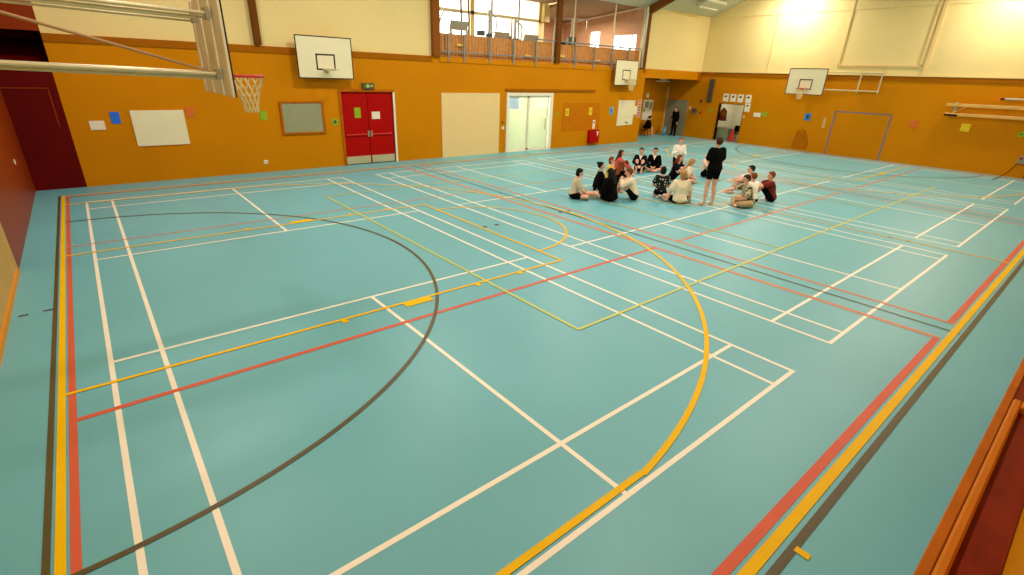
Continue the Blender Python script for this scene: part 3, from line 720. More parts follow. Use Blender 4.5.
# right end hoop folded against the wall
t = thing('basketball_hoop', 'white backboard with red rim folded beside its steel arms on the far orange wall', 'basketball hoop', (0, 0, 0))
F, Eg, S = MB(), MB(), MB(); backboard_face(F, Eg, S, 1.74, 1.18, 0.24)
put('backboard', F, M_board, t); put('board_edge', Eg, M_black, t); put('target_square', S, M_black, t)
for za in (0.27, 1.03):
    put('support_arm', MB().cyl((0.2, 0.06, za), (3.0, 0.5, za), 0.028, 12), M_pole, t, smooth=True)
put('folding_frame', MB().cyl((2.12, 0.5, 0.2), (2.12, 0.5, 1.12), 0.03).cyl((2.95, 0.5, 0.18), (2.95, 0.5, 1.16), 0.03).cyl((2.12, 0.5, 1.03), (2.95, 0.5, 1.03), 0.025).cyl((2.12, 0.5, 0.27), (2.95, 0.5, 0.27), 0.025).cyl((2.12, 0.5, 1.1), (2.12, 0.4, 1.2), 0.02).cyl((2.95, 0.5, 1.13), (2.95, 0.4, 1.23), 0.02), M_pole, t, smooth=True)
for bx_ in (2.1, 2.93):
    for bz_ in (0.25, 1.01): put('wall_bracket', MB().bbox((bx_, 0.5, bz_), (bx_+0.04, 0.645, bz_+0.04)), M_steel, t)
rim_net(t, 0, 0.28, M_rim)
place(t, (27.8, 9.33, 2.67), -PI/2)

# ------------------------------------------------------------------ right wall items
def on_right(name, y0, y1, z0, z1, m, label, cat, dep=0.015, skew=0):
    mb = MB().hull_pts([(XR-k, a, b) for a, b in ((y0, z0), (y1, z0), (y1+skew, z1), (y0+skew, z1)) for k in (0, dep)])
    return tag(put(name, mb, m), label, cat)
# doorway
d = sgroup('door_4', (XR, 13.3, 0))
put('door_frame', MB().box((XR-0.02, 12.42, 0), (XR+T, 12.47, 1.98)).box((XR-0.02, 13.92, 0), (XR+T, 13.97, 1.98)).box((XR-0.02, 12.42, 1.98), (XR+T, 13.97, 2.03)), M_orange_d, d)
struct('wall_store', MB().box((XR+2.6, 11.5, 0), (XR+2.7, 15.4, 2.6)).box((XR+T, 11.4, 0), (XR+2.7, 11.5, 2.6)).box((XR+T, 14.35, 0), (XR+2.7, 14.45, 2.6)).box((XR+T, 11.4, 2.5), (XR+2.7, 15.4, 2.6)), M_paper)
o = put('door_leaf', MB().bbox((XR+T, 12.5, 0.02), (XR+T+0.8, 12.54, 1.93)), M_paper, d); put('door_handle', MB().cyl((XR+T+0.7, 12.54, 1.0), (XR+T+0.7, 12.62, 1.0), 0.02), M_steel, o)
hb = thing('hanging_coat', 'brown coat hanging on a hook inside the open doorway', 'coat', (XR+0.7, 14.0, 1.1))
mb = MB().hull(((XR+0.7, 13.98, 1.72), (0.04, 0.05, 0.04)), ((XR+0.7, 13.96, 1.6), (0.08, 0.17, 0.06)), ((XR+0.7, 13.95, 1.3), (0.09, 0.19, 0.06)))
mb.hull(((XR+0.7, 13.83, 1.58), .06), ((XR+0.68, 13.76, 1.15), .05)).hull(((XR+0.7, 14.1, 1.58), .06), ((XR+0.68, 14.16, 1.15), .05))
put('coat_body', mb, M_brownpost, hb, smooth=True)
put('coat_skirt', MB().hull(((XR+0.7, 13.95, 1.3), (0.1, 0.2, 0.06)), ((XR+0.7, 13.94, 1.08), (0.12, 0.24, 0.05))), M_cmar, hb, smooth=True)
tb = thing('storage_trunk', 'grey low cabinet just inside the open doorway', 'cabinet', (XR+1.0, 13.7, 0))
put('cabinet_body', MB().bbox((XR+0.5, 13.35, 0), (XR+1.6, 14.3, 0.6)), M_grey, tb); put('cabinet_top', MB().bbox((XR+0.46, 13.3, 0.6), (XR+1.64, 14.34, 0.66)), M_greyd, tb)
ch = thing('plastic_chair', 'black plastic chair behind the red cone inside the open doorway', 'chair', (XR+0.6, 12.95, 0))
put('seat', MB().bbox((XR+0.35, 12.72, 0.42), (XR+0.8, 13.15, 0.47)), M_ckb, ch); put('backrest', MB().bbox((XR+0.78, 12.72, 0.5), (XR+0.82, 13.15, 0.85)), M_ckb, ch)
for a in (0.37, 0.77):
    for b in (12.74, 13.12): put('leg', MB().cyl((XR+a, b, 0), (XR+a, b, 0.42), 0.014), M_steel, ch)
tag(put('traffic_cone', MB().hull(((XR+0.24, 12.95, 0.62), (0.04, 0.06, 0.05)), ((XR+0.24, 12.95, 0.05), (0.08, 0.22, 0.05))), M_rim), 'red cone standing on the floor of the open doorway', 'cone')
for i, y in enumerate((13.61, 13.18, 12.76, 12.31)):
    s = thing('printed_sheet', ['printed white sheet above the open doorway, nearest the dark wall pad', 'printed white sheet above the open doorway, second from the dark wall pad',
        'printed white sheet above the open doorway, third from the dark wall pad', 'printed white sheet above the open doorway, farthest from the dark wall pad'][i], 'paper', (XR, y, 2.1), 'printed sheets over the doorway')
    p = put('sheet', MB().box((XR-0.012, y-0.16, 2.12), (XR, y+0.16, 2.52)), M_paper, s)
    put('printed_figure', MB().hull_pts([(XR-0.012-k, y+a, b) for a, b in ((-0.06, 2.35), (0.07, 2.33), (0.09, 2.41), (-0.04, 2.45)) for k in (0, .004)]), M_ink, p)
s = thing('printed_sheet', 'lower printed white sheet hanging at the top corner of the open doorway', 'paper', (XR, 12.28, 1.64))
p = put('sheet', MB().box((XR-0.012, 12.12, 1.66), (XR, 12.44, 2.09)), M_paper, s)
put('printed_figure', MB().box((XR-0.016, 12.23, 1.93), (XR-0.012, 12.33, 2.01)), M_ink, p)
on_right('paper_sheet', 11.47, 11.85, 1.44, 1.66, M_paper, 'wide white sheet on the far wall right of the open doorway', 'paper')
on_right('wall_label', 12.32, 12.4, 1.35, 1.45, M_paper, 'tiny white tag at the edge of the open doorway', 'label')
on_right('paper_sheet', 11.15, 11.42, 1.48, 1.74, M_green, 'green sheet next to the wide white sheet', 'paper')
bs = thing('paper_sheet', 'blue sheet with dark print on the far wall left of the painted goal', 'paper', (XR, 9.1, 1.48))
put('sheet', MB().box((XR-0.012, 8.95, 1.48), (XR, 9.25, 1.82)), mat('paper_blue_mid', (30, 130, 200)), bs); put('printed_mark', MB().box((XR-0.016, 9.04, 1.56), (XR-0.012, 9.16, 1.74)), M_ink, bs)
on_right('paper_strip', 8.2, 8.34, 1.2, 1.68, mat('strip_beige', (210, 170, 90)), 'narrow beige strip just left of the painted goal', 'paper')
on_right('paper_sheet', 4.55, 4.85, 1.55, 1.85, M_orp, 'faded orange sheet on the far wall right of the painted goal', 'paper')
on_right('paper_sheet', 2.78, 3.08, 1.56, 1.86, M_yell, 'yellow sheet on the far wall under the folded beams', 'paper')
gs = thing('wall_sign', 'round green safety sign at the far right end of the orange wall', 'sign', (XR, 1.2, 1.5))
put('sign_disc', MB().cyl((XR-0.012, 1.2, 1.62), (XR, 1.2, 1.62), 0.11, 20), M_green, gs); put('sign_mark', MB().box((XR-0.016, 1.15, 1.6), (XR-0.012, 1.25, 1.64)), M_machined, gs)
rs = thing('wall_sign', 'small green safety sign below the dark wall pad', 'sign', (XR, 14.4, 2.0-0.35))
put('sign_disc', MB().cyl((XR-0.012, 14.38, 1.6), (XR, 14.38, 1.6), 0.1, 20), M_green, rs); put('sign_mark', MB().box((XR-0.016, 14.34, 1.58), (XR-0.012, 14.42, 1.62)), M_machined, rs)
# painted goal
g = MB(); t_ = 0.07
g.box((XR-0.004, 7.92-t_, 0), (XR, 7.92+0.02, 2.0)).box((XR-0.004, 5.58-0.02, 0), (XR, 5.58+t_, 2.0)).box((XR-0.004, 5.6, 1.96), (XR, 7.9, 2.03))
put('goal_marking', g, M_lgn, bpy.data.objects['wall_right'])
# scuff mark
pts = [(9.55, 0.1), (8.8, 0.1), (8.75, 0.35), (8.86, 0.7), (9.0, 1.0), (9.2, 1.08), (9.42, 0.95), (9.5, 0.5)]
put('wall_scuff', MB().hull_pts([(XR-k, a, b) for a, b in pts for k in (0, 0.003)]), M_stain, bpy.data.objects['wall_right'])
# dark tall pad
wp = thing('wall_heater', 'tall dark ribbed panel on the wall between the recess and the open doorway', 'heater', (XR, 14.55, 2.0))
put('panel_body', MB().bbox((XR-0.1, 14.42, 2.02), (XR, 14.72, 3.25)), mat('pad_brown', (96, 74, 52)), wp)
rb_ = MB()
for k in range(6): rb_.box((XR-0.115, 14.45+k*0.045, 2.05), (XR-0.1, 14.465+k*0.045, 3.22))
put('rib_fins', rb_, M_machined, wp)
for y, z, r, m, lb in ((15.1, 2.05, 0.07, M_ink, 'dark round bell on the wall edge beside the recess'), (15.0, 1.42, 0.05, M_red, 'small red alarm button beside the recess')):
    tag(put('wall_bell', MB().cyl((XR-0.04, y, z), (XR, y, z), r, 18), m, smooth=True), lb, 'bell')
ph = thing('wall_phone', 'dark green box on the wall at the corner of the recess', 'box', (XR, 15.39, 1.35))
put('phone_body', MB().bbox((XR-0.12, 15.25, 1.38), (XR, 15.53, 1.62)), M_machined, ph); put('phone_shelf', MB().box((XR-0.18, 15.23, 1.35), (XR, 15.55, 1.38)), M_greyd, ph)
on_right('wall_label', 15.7, 15.8, 1.55, 1.72, M_paper, 'small white tag beside the dark green box', 'label')
# folded wooden beams
t = thing('folded_gym_beam', 'two long pale gym beams stored flat on the far orange wall', 'gym beam', (XR, 1.5, 2.15))
put('upper_beam', MB().bbox((XR-0.25, -0.9, 2.5), (XR-0.15, 3.78, 2.62)), M_bench, t)
put('lower_beam', MB().bbox((XR-0.25, -0.9, 2.14), (XR-0.15, 3.72, 2.25)), M_bench, t)
put('dark_end_cap', MB().bbox((XR-0.26, 3.3, 2.13), (XR-0.12, 3.74, 2.2)), M_ckb, t)
put('diagonal_strut', MB().cyl((XR-0.2, 3.5, 2.24), (XR-0.2, 3.1, 2.52), 0.02), M_bench, t)
put('wall_bracket', MB().bbox((XR-0.15, 3.4, 2.1), (XR, 3.5, 2.65)).bbox((XR-0.15, 0.9, 2.1), (XR, 1.0, 2.65)), M_steel, t)
t = thing('wall_bar_arm', 'short grey metal arm above the folded gym beams', 'arm', (XR, 1.3, 2.85))
put('arm_tube', MB().cyl((XR-0.2, 2.08, 2.86), (XR-0.2, -0.6, 2.92), 0.035), M_steel, t)
put('end_cap', MB().cyl((XR-0.2, 2.18, 2.86), (XR-0.2, 2.05, 2.86), 0.05), M_cmar, t); put('wall_bracket', MB().bbox((XR-0.2, 1.9, 2.82), (XR, 1.96, 2.9)).bbox((XR-0.2, 0.2, 2.84), (XR, 0.26, 2.95)), M_steel, t)
t = thing('door_closer_box', 'grey and red mechanism low on the far wall by the frame edge', 'box', (XR, 0.85, 0.55))
put('box_body', MB().bbox((XR-0.12, 0.7, 0.55), (XR, 0.98, 0.85)), M_greyd, t); put('red_knob', MB().cyl((XR-0.16, 0.9, 0.75), (XR-0.12, 0.9, 0.75), 0.04), M_red, t)
struct('trim_7', MB().box((XR-0.03, 0.55, 0.02), (XR, 0.63, 3.4)), M_woodd)
cd = MB().tube([(XR-0.05, 0.95, 0.55), (XR-0.2, 1.1, 0.2), (XR-0.45, 1.25, 0.02), (XR-1.6, 1.3, 0.012)], 0.012, 6)
tag(put('trailing_rope', cd, M_ckb), 'thin dark cord trailing from the low wall mechanism to the floor', 'rope')

# near wall ledge, lower right
t = thing('timber_ledge', 'orange brown timber ledge with raised rim and red-brown inset along the near wall', 'ledge', (6, -1.83, 0))
put('front_panel', MB().box((1.5, -1.7, 0), (12.0, -1.662, 0.41)), M_wood, t)
put('top_rim', MB().bbox((1.5, -1.725, 0.40), (12.0, -1.66, 0.45)), M_wood, t)
put('inner_bead', MB().bbox((1.5, -1.79, 0.40), (6.45, -1.728, 0.475), 0.015).bbox((6.3, -2.0, 0.40), (6.45, -1.79, 0.475)), mat('bead_wood', (196, 112, 14), spec=0.15, rough=0.4), t)
put('dark_inset', MB().box((1.5, -1.995, 0.36), (6.3, -1.79, 0.41)), M_woodd, t)
put('end_top', MB().box((6.45, -1.995, 0.36), (12.0, -1.722, 0.43)), M_woodd, t)

# reflected light mark on left wall, built as a small pale plate
tag(put('wall_hook', MB().bbox((XL, 13.0, 1.0), (XL+0.02, 13.06, 1.1)), M_paper), 'tiny pale plate standing in for a light reflection on the rust coloured left wall', 'mark')

# ------------------------------------------------------------------ ceiling lights
sl = (RIDGE-EAVE)/(YB-YMID)
def high_bay(x, y, label):
    zc = EAVE+sl*(YB-y if y > YMID else y-YN) if True else 0
    zc = min(zc, RIDGE)-0.05
    t = thing('high_bay_light', label, 'ceiling light', (x, y, zc-0.75), 'high bay lights in two rows under the roof')
    put('reflector', MB().cyl((x, y, zc-0.35), (x, y, zc-0.72), 0.14, 24, 0.38), M_steel, t)
    put('lens', MB().cyl((x, y, zc-0.725), (x, y, zc-0.74), 0.35, 24), M_lamp, t)
    put('hanger', MB().cyl((x, y, zc-0.35), (x, y, zc), 0.02), M_steel, t)
    L = bpy.data.lights.new('high_bay_lamp', 'AREA'); L.shape = 'DISK'; L.size = 0.7
    L.energy = HB_POWER*(1.2 if x > 25 else 1.15 if x > 10 else 1.0)*(1.08 if y > 5 else 0.85); L.color = HB_COL; L.spread = PI
    lo = bpy.data.objects.new('high_bay_lamp', L); COL.objects.link(lo); lo.parent = t; lo.location = (0, 0, -0.02)
HB_POWER = 225; HB_COL = (1.0, 0.89, 0.79)
names_x = {1.5: 'above the left key', 7.5: 'over the first third', 13.6: 'over the centre line', 19.6: 'over the far third', 27.3: 'closest to the far end wall'}
for x in names_x:
    for y in (10.6, 2.6):
        high_bay(x, y, 'round high bay light %s, %s row' % (names_x[x], 'balcony side' if y > 5 else 'near side'))
# rectangular ceiling fixture near the far corner
t = thing('ceiling_heater', 'rectangular pale ceiling fixture near the far corner of the hall', 'ceiling light', (26.2, 14.1, 6.6))
def onc(x, y, dz): return (x, y, EAVE+sl*(YB-y)-dz)
put('housing', MB().hull_pts([onc(x, y, d_) for x in (25.3, 27.2) for y in (13.85, 14.4) for d_ in (0.03, 0.16)]), M_ceil, t)
put('light_strip', MB().hull_pts([onc(x, y, d_) for x in (25.5, 27.15) for y in (14.3, 14.38) for d_ in (0.16, 0.2)]), M_white, t)

def area(name, loc, size, power, col, rot=(0, 0, 0)):
    L = bpy.data.lights.new(name, 'AREA'); L.shape = 'RECTANGLE'; L.size, L.size_y = size; L.energy = power; L.color = col
    o = bpy.data.objects.new(name, L); COL.objects.link(o); o.location = loc; o.rotation_euler = rot; return o
area('corridor_fill', (15.4, YB+1.2, 2.85), (2.0, 1.0), 120, (1, 0.96, 0.86))  # added light behind the frosted door panes, no fixture there
area('store_fill', (XR+1.5, 13.2, 2.45), (1.0, 1.0), 16, (1, 0.93, 0.8))  # added light for the room past the doorway, no fixture modelled
area('fitness_fill', (20.5, 18.0, 5.8), (1.5, 1.0), 200, (1, 0.9, 0.78))  # added to lift the fitness room walls, no visible source
area('recess_fill', (26.0, yr-0.9, 3.1), (1.0, 0.4), 4, (1, 0.85, 0.6))  # weak added light in the recess; the tube there is unlit

# ------------------------------------------------------------------ people
def frame(d, side=Vector((1, 0, 0))):
    """3x3 whose z axis is d and x axis close to side"""
    zz = Vector(d).normalized(); yy = zz.cross(Vector(side)).normalized(); xx = yy.cross(zz)
    return Matrix((xx, yy, zz)).transposed()

def remesh(mb, name, m, parent, vox, smooth=3):
    me = bpy.data.meshes.new(name); me.from_pydata([tuple(v) for v in mb.v], [], mb.f); me.update()
    o = bpy.data.objects.new(name, me); COL.objects.link(o)
    md = o.modifiers.new('r', 'REMESH'); md.mode = 'VOXEL'; md.voxel_size = vox
    if smooth:
        ms = o.modifiers.new('s', 'SMOOTH'); ms.factor = 0.5; ms.iterations = smooth
    dg = bpy.context.evaluated_depsgraph_get(); dg.update()
    new = bpy.data.meshes.new_from_object(o.evaluated_get(dg))
    o.modifiers.clear(); o.data = new; bpy.data.meshes.remove(me)
    new.name = name; new.materials.clear(); new.materials.append(m)
    for p in new.polygons: p.use_smooth = True
    if parent is not None: o.parent = parent
    return o

def V3(*a): return Vector(a)

def pose(kind, lean=0.1, sc=1.0, arms=None, turn=0.0):
    """joint positions in metres, facing +Y"""
    J = {}
    hz = {'cross': 0.1, 'knees': 0.1, 'legs': 0.1, 'kneel': 0.2, 'tall_kneel': 0.42, 'stand': 0.93, 'side': 0.1, 'bench': 0.5}[kind]
    P = V3(0, 0, hz); d = V3(0, math.sin(lean), math.cos(lean))
    J['pel'] = P; J['d'] = d
    J['waist'] = P+d*0.15; J['chest'] = P+d*0.31; J['neck'] = P+d*0.475
    for s in (-1, 1): J['sh', s] = P+d*0.425+V3(s*0.152, 0, 0)
    hl = lean*0.5
    J['hd'] = V3(0, math.sin(hl), math.cos(hl))
    J['head'] = J['neck']+J['hd']*0.145+V3(0, 0.018, 0)
    for s in (-1, 1):
        J['hip', s] = P+V3(s*0.09, 0.0, -0.005)
        if kind == 'cross': k, a, t = V3(s*0.31, 0.27, 0.13), V3(-s*0.03, 0.34+0.03*s, 0.06), V3(-s*0.17, 0.36, 0.05)
        elif kind == 'knees': k, a, t = V3(s*0.10, 0.33, 0.42), V3(s*0.09, 0.50, 0.07), V3(s*0.09, 0.64, 0.03)
        elif kind == 'legs': k, a, t = V3(s*0.09, 0.42, 0.12), V3(s*0.09, 0.82, 0.08), V3(s*0.11, 0.87, 0.2)
        elif kind == 'side': k, a, t = V3(s*0.14+0.18, 0.32, 0.1), V3(s*0.1-0.12, 0.42, 0.06), V3(s*0.1-0.26, 0.4, 0.04)
        elif kind == 'kneel': k, a, t = V3(s*0.13, 0.36, 0.08), V3(s*0.09, -0.04, 0.05), V3(s*0.09, -0.18, 0.04)
        elif kind == 'tall_kneel': k, a, t = V3(s*0.12, 0.12, 0.06), V3(s*0.1, -0.28, 0.05), V3(s*0.1, -0.42, 0.04)
        elif kind == 'bench': k, a, t = V3(s*0.11, 0.40, 0.5), V3(s*0.11, 0.45, 0.08), V3(s*0.12, 0.6, 0.03)
        else: k, a, t = V3(s*0.105, 0.03, 0.5), V3(s*0.13, 0.0, 0.085), V3(s*0.16, 0.15, 0.03)
        J['kn', s], J['an', s], J['toe', s] = k, a, t
        sh = J['sh', s]
        A = arms or {'cross': 'lap', 'knees': 'hug', 'legs': 'lap', 'side': 'lap', 'kneel': 'lap', 'tall_kneel': 'lap', 'stand': 'down', 'bench': 'lap'}[kind]
        if isinstance(A, dict): A = A[s]
        if A == 'lap': e, w_ = sh+V3(s*0.08, 0.08, -0.25), P+V3(s*0.09, 0.28, 0.10)
        elif A == 'hug': e, w_ = sh+V3(s*0.07, 0.2, -0.17), V3(s*0.05, 0.49, 0.27)
        elif A == 'knee': e, w_ = sh+V3(s*0.05, 0.22, -0.14), J['kn', s]+V3(0, 0.03, 0.07)
        elif A == 'back': e, w_ = sh+V3(s*0.07, -0.10, -0.24), V3(s*0.26, -0.2, 0.06)
        elif A == 'beside': e, w_ = sh+V3(s*0.10, 0.02, -0.25), V3(s*0.3, 0.06, 0.07)
        elif A == 'reach': e, w_ = sh+V3(s*0.03, 0.25, -0.09), sh+V3(-s*0.02, 0.48, -0.14)
        elif A == 'front': e, w_ = sh+V3(s*0.06, 0.02, -0.27), sh+V3(-s*0.03, 0.2, -0.19)
        else: e, w_ = sh+V3(s*0.06, -0.01, -0.28), sh+V3(s*0.09, 0.06, -0.52)
        J['el', s], J['wr', s] = e, w_
    return J

def make_person(label, loc, phi, kind, lean=0.1, arms=None, top=None, sleeve='short', bottom='shorts', bmat=None, hair='short', hmat=None,
                size=1.0, yaw_=0.0, nod=0.0, collar=False, socks=None, baggy=1.0, group=None, hood=False):
    J = pose(kind, lean, size, arms)
    d = J['d']; S = frame(d)
    b = MB()
    P, Wt, Ch, Nk, Hd = J['pel'], J['waist'], J['chest'], J['neck'], J['head']
    b.hull((P, (.155, .115, .10), S), (Wt, (.125, .09, .07), S))
    b.hull((Wt, (.125, .09, .07), S), (Ch, (.148, .105, .11), S))
    b.hull((Ch, (.14, .10, .10), S), (J['sh', 1]-d*.01, .052), (J['sh', -1]-d*.01, .052), (Nk-d*.01, (.055, .05, .03), S))
    b.hull((Nk-d*0.03, .05), (Nk+(Hd-Nk)*0.6, .048))
    Hf = frame(J['hd']) @ Matrix.Rotation(yaw_, 3, 'Z') @ Matrix.Rotation(-nod, 3, 'X')
    def hp(x, y, z): return Hd + Hf @ V3(x, y, z)
    b.hull((hp(0, -.012, .025), (.073, .092, .088), Hf))
    b.hull((hp(0, .0, .0), (.066, .078, .07), Hf), (hp(0, .028, -.07), (.036, .042, .032), Hf))
    b.hull((hp(0, .082, .012), .009), (hp(0, .1, -.016), .013), (hp(0, .08, -.022), .017))
    b.hull((hp(0, .072, .03), (.048, .014, .012), Hf))
    for s in (-1, 1): b.hull((hp(s*.074, -.008, .0), (.010, .02, .032), Hf))
    for s in (-1, 1):
        sh, el, wr = J['sh', s], J['el', s], J['wr', s]
        b.hull((sh, .052), (el, .038)); mid = el+(wr-el)*0.3
        b.hull((el, .038), (mid, .037)); b.hull((mid, .037), (wr, .025))
        # hand
        h = (wr-el).normalized()
        if wr.z < 0.12 and kind != 'stand': h = (h+V3(0, 0.35, 0.0)); h.z = -0.12; h.normalize()
        side = h.cross(V3(0, 0, 1))
        side = side.normalized() if side.length > 0.2 else V3(0, 1, 0)
        if kind == 'stand': side = V3(0, 1, 0)*1.0; side = (side-h*side.dot(h)).normalized()
        nrm = side.cross(h).normalized()
        if nrm.z > 0: nrm = -nrm
        if kind == 'stand': nrm = V3(-s, 0, 0)
        Rh = Matrix((side, nrm, h)).transposed()
        b.hull((wr, (.024, .018, .02), Rh), (wr+h*.075, (.038, .014, .02), Rh))
        for k, (off, ln) in enumerate(((-.03, .06), (-.0105, .072), (.0105, .068), (.03, .052))):
            r0 = wr+h*.088+side*off; r1 = r0+h*ln*.55+nrm*ln*.15; r2 = r1+h*ln*.38+nrm*ln*.35
            b.hull((r0, .0085), (r1, .0078)); b.hull((r1, .0078), (r2, .0068))
        inn = -1 if k and side.x*s > 0 else 1
        t0 = wr+h*.03+side*inn*.026; t1 = t0+h*.03+side*inn*.022+nrm*.01; t2 = t1+h*.026+side*inn*.006+nrm*.01
        b.hull((t0, .012), (t1, .0095)); b.hull((t1, .0095), (t2, .0075))
        hip, kn, an, toe = J['hip', s], J['kn', s], J['an', s], J['toe', s]
        b.hull((hip, .088), (kn, .055)); calf = kn+(an-kn)*0.32
        back = V3(0, -.012, 0) if kind == 'stand' else V3(0, 0, -.008)
        b.hull((kn, .052), (calf+back, .053)); b.hull((calf+back, .053), (an, .033))
        fd = (toe-an).normalized()
        b.hull((an-V3(0, 0, .02), .034), (an+fd*.09-V3(0, 0, .02), (.036, .036, .028)), ); b.hull((an+fd*.08-V3(0, 0, .02), (.036, .036, .026)), (toe, (.036, .03, .018)))
    body = remesh(b, 'body', M_skin, None, 0.0085, 2)
    root = thing('person', label, 'person', (0, 0, 0), group)
    body.parent = root
    # face
    for s in (-1, 1):
        e = MB().hull((hp(s*.03, .077, .012), (.0125, .009, .008), Hf)); put('eye', e, M_eye, root, smooth=True)
    put('mouth', MB().hull((hp(0, .071, -.052), (.023, .009, .007), Hf)), M_lip, root, smooth=True)
    # shirt
    g = .016*baggy
    c = MB()
    c.hull((P+d*.02, (.155+g, .115+g, .075), S), (Wt, (.13+g, .095+g, .07), S))
    c.hull((Wt, (.13+g, .095+g, .07), S), (Ch, (.15+g, .107+g, .11), S))
    c.hull((Ch, (.145+g, .104+g, .10), S), (J['sh', 1]-d*.012, .055+g), (J['sh', -1]-d*.012, .055+g), (Nk-d*.03, (.062, .058, .02), S))
    for s in (-1, 1):
        sh, el, wr = J['sh', s], J['el', s], J['wr', s]
        if sleeve == 'short':
            c.hull((sh, .055+g), (sh+(el-sh)*.62, .05+g*1.3))
        else:
            c.hull((sh, .055+g), (el, .043+g)); c.hull((el, .043+g), (wr+(el-wr)*.06, .032+g*.8))
    if hood: c.hull((Nk-d*.02+V3(0, -.05, 0), (.1, .06, .05), S))
    if baggy > 1.5:
        c.hull((P+V3(0, 0, 0.0), (.17+g, .13+g, .095), S), (Wt, (.13+g, .1+g, .07), S))
    remesh(c, 'shirt', top, root, 0.013, 2)
    if collar:
        q = MB().tube([Nk-d*.015+S @ V3(.068*math.cos(a), .06*math.sin(a), 0) for a in [2*PI*i/16 for i in range(16)]], .014, 6, True)
        q.hull((Nk-d*.02+S @ V3(0, .06, 0), (.05, .016, .02), S), (Nk-d*.13+S @ V3(0, .108, 0), (.008, .016, .01), S))
        put('collar', q, M_cwhite, root, smooth=True)
    # lower garment
    q = MB(); fr = {'shorts': .55, 'long_shorts': .8, 'trousers': 1, 'skirt': .7}[bottom]
    q.hull((P, (.155+.018, .115+.018, .098), S), (P+d*.08, (.15, .108, .05), S))
    if bottom == 'skirt':
        q.hull((P, (.17, .13, .09)), *[(J['hip', s]+(J['kn', s]-J['hip', s])*fr, .085) for s in (-1, 1)])
    for s in (-1, 1):
        hip, kn, an = J['hip', s], J['kn', s], J['an', s]
        if bottom == 'trousers':
            q.hull((hip, .103), (kn, .07)); q.hull((kn, .07), (an+(kn-an)*.08, .05))
        else: q.hull((hip, .104), (hip+(kn-hip)*fr, .084-.02*fr))
    remesh(q, 'skirt' if bottom == 'skirt' else ('trousers' if bottom == 'trousers' else 'shorts'), bmat or M_ckb, root, 0.013, 2)
    if socks:
        for s in (-1, 1):
            an, toe, kn = J['an', s], J['toe', s], J['kn', s]; fd = (toe-an).normalized()
            x = MB().hull((an-V3(0, 0, .018), .041), (toe, (.042, .038, .025))).hull((an, .042), (an+(kn-an)*.18, .042))
            remesh(x, 'shoe', socks, root, 0.011, 1)
    # hair
    h = MB()
    h.hull((hp(0, -.03, .045), (.083, .087, .083), Hf), (hp(0, -.045, .0), (.078, .066, .06), Hf))
    h.hull((hp(0, .03, .085), (.06, .045, .026), Hf), (hp(0, -.03, .1), (.065, .06, .03), Hf))
    for s in (-1, 1): h.hull((hp(s*.068, -.012, .045), (.014, .04, .04), Hf), (hp(s*.07, -.03, .0), (.012, .026, .03), Hf))
    if hair in ('long', 'vlong'):
        ln = .17 if hair == 'long' else .3
        if nod > 0.5:
            for s in (-1, 0, 1): h.hull((hp(s*.05, -.05, .0), .045), (Nk+d*.02+V3(s*.06, -.07, 0), .045))
        e = Nk-d*(ln-.05)+S @ V3(0, -.115, 0)
        h.hull((hp(0, -.07, .0), (.078, .04, .06), Hf), (Nk+S @ V3(0, -.075, .03), (.08, .04, .04), S))
        h.hull((Nk+S @ V3(0, -.075, .03), (.08, .04, .04), S), (e, (.075, .028, .04), S))
        for s in (-1, 1): h.hull((hp(s*.075, -.01, .03), (.018, .03, .03), Hf), (Nk+S @ V3(s*.09, .0, .03), (.022, .035, .04), S), (Nk+S @ V3(s*.1, .03, -.06), (.02, .02, .04), S))
    if hair == 'pony':
        e = hp(0, -.13, .06)
        h.hull((hp(0, -.1, .05), .032), (e, .03)); h.hull((e, .032), (hp(0, -.16, -.03), .03)); h.hull((hp(0, -.16, -.03), .03), (hp(0, -.15, -.13), .014))
    if hair == 'bun': h.hull((hp(0, -.1, .09), .042))
    if hair == 'bob':
        h.hull((hp(0, -.05, .03), (.088, .07, .08), Hf), (hp(0, -.045, -.07), (.085, .055, .04), Hf))
    remesh(h, 'hair', hmat or M_hair_b, root, 0.011, 2)
    # face direction from an angle in the hall: 0 = along the photographed row to the right, 90 = away
    v = V3(0.76, -0.65, 0)*math.cos(math.radians(phi))+V3(0.65, 0.76, 0)*math.sin(math.radians(phi))
    root.location = (loc[0], loc[1], loc[2] if len(loc) > 2 else 0); root.rotation_euler = (0, 0, math.atan2(-v.x, v.y))
    root.scale = (size, size, size)
    return root

PG = 'students sitting in a circle on the court'
def student(label, loc, phi, kind, **k): return make_person(label, loc, phi, kind, group=PG, **k)
student('student in beige shirt and black shorts sitting apart at the outer end of the circle', (10.33, 7.67), 5, 'side', lean=0.22, top=M_cbeige, sleeve='short', hair='bob', hmat=M_hair_k, size=0.98, baggy=1.4, nod=.2)
student('student in black hoodie leaning back on one hand behind the black long-haired student', (11.78, 7.93), -5, 'knees', lean=-0.12, arms={-1: 'back', 1: 'back'}, top=M_ckb, sleeve='long', hair='bun', hmat=M_hair_k, size=1.0, baggy=1.3)
student('student in loose black top with bare legs stretched toward the beige-shirted student', (10.98, 6.86), 140, 'legs', lean=0.12, top=M_ckb, sleeve='long', hair='vlong', hmat=M_hair_k, size=1.04, baggy=2.4, nod=.8)
student('student in yellow top with auburn hair behind the black hoodie', (12.93, 8.66), -25, 'cross', lean=0.12, top=M_cyell, sleeve='short', hair='bob', hmat=M_hair_r, size=0.97)
student('student in coral red top and maroon trousers hugging the knees', (14.40, 9.54), -12, 'knees', lean=0.2, top=M_cred, sleeve='long', bottom='trousers', bmat=M_cmar, hair='long', hmat=M_hair_b, size=1.0)
